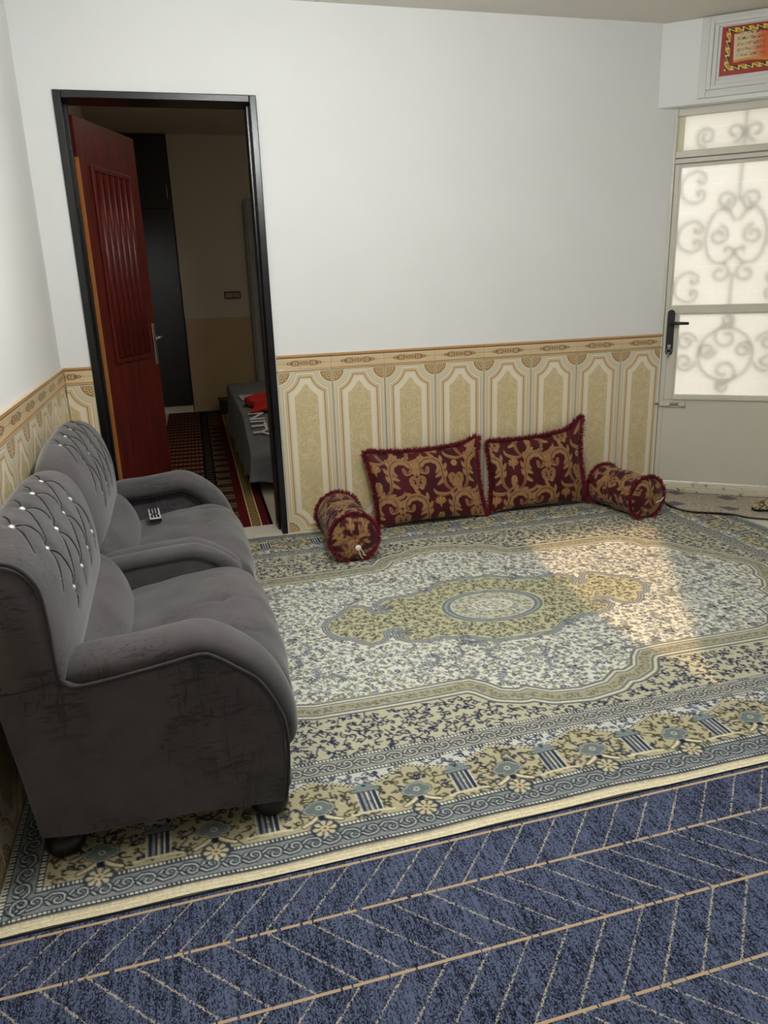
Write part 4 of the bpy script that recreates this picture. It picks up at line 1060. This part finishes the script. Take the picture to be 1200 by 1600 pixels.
def bolster(A, B, R, label, ox):
    A, B = arr(A), arr(B); ax = B - A; Ln = np.linalg.norm(ax); ax /= Ln; side = np.cross(ax, (0, 0, 1)); side /= np.linalg.norm(side); up = np.cross(side, ax)
    prof = [(-.012, .004), (-.014, R * .25), (-.012, R * .5), (-.006, R * .75), (.004, R * .93), (.02, R)] + [(t, R * (1 + .02 * math.sin(t * 40))) for t in np.linspace(.04, Ln - .04, 60)] + [(Ln - .02, R), (Ln - .004, R * .93), (Ln + .006, R * .75), (Ln + .012, R * .5), (Ln + .014, R * .25), (Ln + .012, .004)]
    prof = crom(prof, 150); na = 150; th = np.linspace(0, 2 * np.pi, na, endpoint=False)
    s = np.concatenate([[0], np.cumsum(np.linalg.norm(np.diff(prof, axis=0), axis=1))])
    G = np.zeros((len(prof), na, 3)); wr = .0035
    for i, (t, r) in enumerate(prof):
        rr = r + (wr * np.sin(th * 5 + t * 60) * np.sin(t * 75 + 2 * np.sin(th * 2)) if .03 < t < Ln - .03 else 0)
        G[i] = A + ax * t + (rr * np.cos(th))[:, None] * side + (rr * np.sin(th))[:, None] * up
    # body pattern by unrolled surface, end caps by flat projection
    Wd, Hd = 2 * np.pi * R, Ln
    Kb = Canvas(np.linspace(0, Wd, 210), np.linspace(0, Hd, 120), BUR); damask(Kb, Wd, Hd, ox, .05, .9)
    Kc = Canvas(np.linspace(-R * 1.1, R * 1.1, 100), np.linspace(-R * 1.1, R * 1.1, 100), BUR); damask(Kc, R, R, ox + .04, .02, .9)
    C = np.zeros((len(prof), na, 3))
    for i, (t, r) in enumerate(prof):
        if .012 < t < Ln - .012:
            jj = int(np.clip(t / Hd * 119, 0, 119)); ii = np.clip((th / (2 * np.pi) * 209), 0, 209).astype(int); C[i] = Kb.C[jj, ii]
        else:
            ii = np.clip((r * np.cos(th) / R / 1.1 * .5 + .5) * 99, 0, 99).astype(int); jj = np.clip((r * np.sin(th) / R / 1.1 * .5 + .5) * 99, 0, 99).astype(int); C[i] = Kc.C[jj, ii]
    G[..., 2] = np.maximum(G[..., 2], .0128)
    e = empty('bolster', ((A + B) / 2 - (0, 0, R)), label=label, cat='bolster', group='brocade bolsters either side of the cushions')
    V, F = loft(G); mk('cover', V, F, m_damask, e, smooth=True, col=lin(C.reshape(-1, 3)))
    for t, sg in ((.012, -1), (Ln - .012, 1)):
        pts = [A + ax * t + R * (math.cos(q) * side + math.sin(q) * up) for q in th]; drs = [math.cos(q) * side + math.sin(q) * up + ax * sg * .25 for q in th]
        keep = [k for k in range(na) if pts[k][2] > .022]
        fr = fringe('fringe', [pts[k] for k in keep], [drs[k] for k in keep], .026, m_fringe, e, 1300)
        co = np.zeros(len(fr.data.vertices) * 3); fr.data.vertices.foreach_get('co', co); co = co.reshape(-1, 3); wo = np.array(WL[fr.name]); co[:, 2] = np.maximum(co[:, 2] + wo[2], .013) - wo[2]; co[:, 1] = np.minimum(co[:, 1] + wo[1], -.009) - wo[1]; fr.data.vertices.foreach_set('co', co.ravel())
    return e, ax, side, up, A, Ln
m_string = mat('white_cord', (226, 214, 204), .7)
e, ax, sd2, up2, A, Ln = bolster((1.318, -.630, .136), (1.335, -.165, .136), .118, 'burgundy brocade bolster with white end button, beside the doorway', .03)
c0 = A - ax * .016 - up2 * .045 + sd2 * .012
V, F = lathe([(.002, 0), (.013, .001), (.016, .004), (.014, .008), (.004, .010)], 20); mk('end_button', [c0 + a * sd2 + b * up2 - c * ax for a, b, c in V], F, m_string, e, smooth=True)
for q in ([(0, 0), (.004, -.025), (.012, -.048), (.022, -.058)], [(.006, 0), (.022, -.02), (.026, -.036), (.038, -.044)]):
    V, F = tube(crom([c0 + a * sd2 + b * up2 - ax * .006 for a, b in q], 14), .0022, 6); mk('cord', V, F, m_string, e, smooth=True)
e, ax, sd2, up2, A, Ln = bolster((3.055, -.545, .134), (3.0, -.155, .134), .116, 'burgundy brocade bolster lying by the glazed door', .11)
c0 = A - ax * .016 - up2 * .015 + sd2 * .075
V, F = tube(crom([c0 + a * sd2 + b * up2 - ax * .004 for a, b in ((-.03, -.012), (-.012, -.006), (0, -.008), (.012, .006), (.02, .010))], 14), .003, 6); mk('cord', V, F, m_string, e, smooth=True)

# ------------------------------------------------------------------ bedroom contents
def kil_build():
    u, v, _ = xyz(coord('UV'))          # u distance from right edge, v along
    n = noise(vec(u, v), 60, 2)
    st = fract(v / 0.16 + 0.0); c = mixc(gt(st, .5), (66, 26, 20), (120, 96, 70))
    c = mixc(band(st, .5, .06, .01), c, (30, 16, 14)); c = mixc(gt(fn('SINE', u * 190.0), .3) * gt(st, .56), c, (92, 58, 44))
    c = mixc(gt(u, .29) * lt(u, .375), c, (14, 12, 12)); lad = band(fract(v / .075), .5, .16, .02) * band(u, .332, .026); c = mixc(lad, c, (84, 74, 62))
    pt = mixc(gt(fract(v / .22), .5), (96, 84, 62), (58, 34, 26)); c = mixc(gt(u, .185) * lt(u, .285), c, mixc(band(fract(v / .11), .5, .07, .02), pt, (24, 18, 16)))
    red = mixc(gt(fn('SINE', v * 120.0) * fn('SINE', u * 130.0), .2), (88, 24, 24), (48, 16, 16)); gl = mixc(gt(fn('SINE', v * 130.0 + fn('SINE', u * 160.0) * 2.0), .1), (150, 128, 84), (70, 54, 34))
    c = mixc(gt(u, .018) * lt(u, .066), c, red); c = mixc(gt(u, .066) * lt(u, .125), c, gl); c = mixc(gt(u, .125) * lt(u, .185), c, red)
    c = mixc(mx(band(u, .066, .003), band(u, .125, .003)), c, (206, 176, 126)); c = mixc(lt(u, .018), c, (12, 10, 10))
    return c
m_kil = mat('striped_kilim_weave', rough=.95, spec=.05, build=kil_build)
ka = math.radians(-1.9)
def KT(u, v, z): return (1.012 - u * math.cos(ka) - v * math.sin(ka), .195 + v * math.cos(ka) - u * math.sin(ka) * 1.0, z)
Vk = [KT(u, v, z) for z in (0, .008) for u, v in ((0, 0), (.72, 0), (.72, 4.75), (0, 4.75))]
mk('kilim_runner', Vk, fix_normals(Vk, [[0, 1, 2, 3], [4, 5, 6, 7], [0, 1, 5, 4], [1, 2, 6, 5], [2, 3, 7, 6], [3, 0, 4, 7]]), m_kil, uv=[(0, 0), (.72, 0), (.72, 4.75), (0, 4.75)] * 2, label='dark red and brown striped kilim rug on the bedroom floor', cat='rug')
m_ward = mat('black_wardrobe_laminate', rough=.35, build=lambda: mixc(noise(vec(*[a * k for a, k in zip(xyz(wpos()), (60.0, 60.0, 2.0))]), 1, 3), (10, 9, 9), (24, 20, 19)))
wr_ = empty('wardrobe', (.37, 5.2, 0), label='tall black built-in wardrobe on white plinth at bedroom end wall', cat='wardrobe')
box('carcass', (.004, 5.0, .085), (.735, 5.52, 2.96), m_ward, wr_, bev=.003)
box('plinth', (.004, 5.01, 0), (.735, 5.5, .083), mat('white_plinth', (206, 196, 180), .5), wr_)
for x0, x1 in ((.01, .365), (.37, .725)):
    dr = box('door', (x0, 4.98, .09), (x1, 5.0, 2.225), m_ward, wr_, bev=.003); dr2 = box('door', (x0, 4.98, 2.235), (x1, 5.0, 2.955), m_ward, wr_, bev=.003)
    hx = x1 - .03 if x1 > .5 else x0 + .03
    for d_, z0, z1 in ((dr, 1.30, 1.44), (dr2, 2.33, 2.47)):
        V, F = tube([(hx, 4.98, z0), (hx, 4.955, z0 + .01), (hx, 4.955, z1 - .01), (hx, 4.98, z1)], .007, 8); mk('handle', V, F, m_steel, d_, smooth=True)
so_ = empty('wall_socket', (1.305, BY, 1.265), label='double wall switch plate with dark rim on bedroom wall', cat='switch')
box('rim', (1.21, BY - .012, 1.262), (1.40, BY - .001, 1.345), mat('brown_plastic', (70, 48, 38), .5), so_, bev=.004)
for a in (1.222, 1.308): box('rocker', (a, BY - .018, 1.276), (a + .08, BY - .011, 1.331), mat('grey_plastic', (150, 140, 128), .5), so_, bev=.003)
m_curt = mat('pale_curtain_cloth', (166, 172, 178), .9)
yy = np.linspace(1.50, 2.2, 60); V = [(x, BY - .10 + .025 * math.sin(x * 60), z) for x in yy for z in (.02, 2.32)] + [(x, BY - .096 + .025 * math.sin(x * 60), z) for x in yy for z in (.02, 2.32)]
g = grid_faces(60, 2); mk('curtain', V, np.vstack([g, g[:, ::-1] + 120]), m_curt, smooth=True, label='pale blue-grey curtain hanging at right of bedroom end wall', cat='curtain')
# bed
bed = empty('bed', (1.5, 2.2, 0), label='low bed with grey lettered blanket hanging over its side, in bedroom', cat='bed')
m_bl = mat('grey_blanket_cloth', rough=.95, build=lambda: {'c': mixc(noise(wpos(), 8, 3), (98, 102, 106), (124, 128, 132)), 'h': noise(wpos(), 9, 3), 'hs': .5, 'hd': .02})
m_frm = mat('dark_bed_frame', (24, 20, 19), .6)
for a, b in ((1.14, 1.0), (1.14, 3.4), (1.9, 1.0), (1.9, 3.4)): box('leg', (a, b, 0), (a + .06, b + .06, .13), m_frm, bed, bev=.004)
box('bed_frame', (1.12, .98, .13), (1.98, 3.5, .20), m_frm, bed, bev=.006)
V, F = extrude_poly([(.97, .20), (3.5, .20), (3.5, .455), (1.8, .455), (1.45, .435), (1.0, .27)], 'x', 1.07, 1.98, .01, 2); mk('mattress', V, F, mat('mattress_ticking', (196, 190, 178), .9), bed)
loops = []
ztop = lambda y: float(np.interp(y, [.94, 1.0, 1.42, 1.6, 3.45], [.272, .302, .455, .475, .475]))
for v in np.linspace(0, 1, 90):
    y = .955 + 2.5 * v; hem = .075 + .03 * math.sin(v * 19 + 1); zt = ztop(y)
    w = .012 * math.sin(v * 34); pr = crom([(.960 + .05 * v + w, hem), (.975 + .05 * v + w * .7, .5 * (hem + zt)), (.982 + .05 * v, zt - .035), (1.012 + .05 * v, zt), (1.2, zt + .004), (1.5, zt + .006), (1.95, zt)], 30)
    loops.append([(a, y, b + .003 * math.sin(a * 20 + v * 30)) for a, b in pr])
fr0 = [[(a, .945 - .004 * k, max(b - .045 * k, .075 + .02 * math.sin(a * 14))) for a, b in [(p[0], p[2]) for p in loops[0]]] for k in range(6, 0, -1)]
G = np.array(fr0 + loops); nr, nc = G.shape[:2]; V = np.vstack([G.reshape(-1, 3), G.reshape(-1, 3) - (0, 0, .004)]); g = grid_faces(nr, nc)
bk = mk('blanket', V, np.vstack([g[:, ::-1], g + nr * nc]), m_bl, bed, smooth=True)
m_let = mat('white_print', (214, 214, 218), .8)
def letters(txt, loc, size, par, tilt):
    cu = bpy.data.curves.new('printed_lettering', 'FONT'); cu.body = txt; cu.size = size; cu.extrude = .0015; cu.offset = .003
    o = bpy.data.objects.new('tmp', cu); COL.objects.link(o); dg = bpy.context.evaluated_depsgraph_get(); me = bpy.data.meshes.new_from_object(o.evaluated_get(dg))
    bpy.data.objects.remove(o); me.name = 'printed_lettering'; me.materials.clear(); me.materials.append(m_let)
    ob = bpy.data.objects.new('printed_lettering', me); link(ob, loc, par)
    c, s_ = math.cos(tilt), math.sin(tilt)      # reads towards the viewer, letter tops to the right
    ob.rotation_euler = Matrix(((0, 1, 0), (-c, 0, -s_), (-s_, 0, c))).to_euler()
letters('NITY', (1.04, 1.455, .484), .150, bk, math.atan2(.153, .42)); letters('UER', (1.06, 2.42, .492), .16, bk, 0.0)
m_red = mat('red_cloth', rough=.85, build=lambda: mixc(noise(wpos(), 12, 3), (176, 20, 12), (206, 44, 24)))
G = np.zeros((40, 40, 3))
for i, u in enumerate(np.linspace(-1, 1, 40)):
    for j, v in enumerate(np.linspace(-1, 1, 40)):
        r = max(abs(u), abs(v)); h = .11 * max(0, 1 - (u * u + v * v) * .62) + .018 * math.sin(u * 6 + v * 4) * math.sin(v * 7)
        G[i, j] = (1.30 + .22 * u * (1 + .12 * math.sin(v * 5)), 1.75 + .30 * v * (1 + .1 * math.sin(u * 4)), .488 + max(h, .004))
g = grid_faces(40, 40); V = np.vstack([G.reshape(-1, 3), G.reshape(-1, 3) * (1, 1, 0) + (0, 0, .4875)]); ring = [i for i in range(40)] + [r * 40 + 39 for r in range(1, 40)] + [39 * 40 + i for i in range(38, -1, -1)] + [r * 40 for r in range(38, 0, -1)]
F = g.tolist() + [f[::-1] for f in (g + 1600).tolist()] + [[ring[k], ring[(k + 1) % len(ring)], ring[(k + 1) % len(ring)] + 1600, ring[k] + 1600] for k in range(len(ring))]
mk('folded_cloth', V, fix_normals(V.tolist(), F), m_red, smooth=True, label='crumpled bright red cloth lying on the grey blanket', cat='cloth')
sb = empty('storage_box', (1.12, 4.75, 0), label='small black box on bedroom floor beyond the bed', cat='box')
box('body', (1.03, 4.60, .0085), (1.33, 4.90, .14), m_frm, sb, bev=.006); box('lid', (1.02, 4.59, .14), (1.34, 4.91, .165), m_frm, sb, bev=.005)

# ------------------------------------------------------------------ pendant lamp, added bedroom fill lamp and sun-shaping curtains (outside the frame)
LP = (1.16, -2.20, 2.37)
lamp = empty('pendant_lamp', (LP[0], LP[1], LP[2] - .15), label='white globe pendant lamp hanging over the rug above the frame', cat='lamp')
V, F = lathe([(.002, .0), (.06, .004), (.065, .02), (.03, .03)], 32, (LP[0], LP[1], CEIL - .031)); mk('canopy', V, F, m_trim, lamp, smooth=True)
V, F = tube([(LP[0], LP[1], LP[2] + .16), (LP[0], LP[1], CEIL - .03)], .004, 8); mk('cable', V, F, m_trim, lamp, smooth=True)
V, F = lathe([(.03, 0), (.034, .01), (.03, .045), (.008, .05)], 24, (LP[0], LP[1], LP[2] + .125)); mk('holder', V, F, m_trim, lamp, smooth=True)
me_ = mat('lit_globe', (255, 255, 255), .5, emit=(250, 253, 255), estr=LAMP_STRENGTH)
V, F = lathe([(.14 * math.sin(a), -.14 * math.cos(a)) for a in np.linspace(.02, math.pi - .22, 24)], 48, LP); mk('globe', V, F, me_, lamp, smooth=True)
bl_ = empty('bedroom_fill_lamp', (2.0, 1.5, BZ - .05), label='small round fill lamp added in the bedroom, hidden above the doorway', cat='lamp')  # unseen lamp, added to brighten the bedroom
V, F = lathe([(.13, .0), (.14, .01), (.14, .048), (.12, .049)], 40, (2.0, 1.5, BZ - .05)); mk('housing', V, F, m_trim, bl_)
V, F = lathe([(.002, -.03), (.07, -.024), (.12, -.004), (.128, .002)], 40, (2.0, 1.5, BZ - .05)); mk('diffuser', V, F, mat('bedroom_fill_diffuser', (255, 255, 255), .5, emit=(255, 240, 218), estr=BED_FILL_STRENGTH), bl_, smooth=True)
kz = math.tan(SUN_EL)
m_cur2 = mat('beige_sun_gap_curtain', (186, 166, 136), .9)
def curtain(name, edge_fn, side, label):  # added unseen curtains, inner edges cut to shape the sun patch
    zs = np.linspace(wz0 - .3, wz1 + .06, 30); ts = np.linspace(0, 1, 40); G = np.zeros((30, 40, 3))
    for i, z in enumerate(zs):
        xe = edge_fn(z); xo = wx0 - .15 if side < 0 else wx1 + .15
        for j, t in enumerate(ts): x = xo + (xe - xo) * t; G[i, j] = (x, WY + .05 + .012 * math.sin(x * 50), z)
    g = grid_faces(30, 40); V = np.vstack([G.reshape(-1, 3), G.reshape(-1, 3) + (0, .006, 0)]); mk(name, V, np.vstack([g, g[:, ::-1] + 1200]), m_cur2, smooth=True, label=label, cat='curtain')
zA = lambda t: t * kz
curtain('curtain', lambda z: float(np.interp(z, [zA(3.9), zA(4.33), zA(5.1), zA(6.2)], [1.22, 1.02, .90, .86])), -1, 'added beige curtain shaping the sun patch, left side of unseen window behind the viewer')
curtain('curtain', lambda z: float(np.interp(z, [zA(3.9), zA(4.02), zA(5.55), zA(6.2)], [1.22, 1.25, 1.68, 1.72])), 1, 'added beige curtain shaping the sun patch, right side of unseen window behind the viewer')
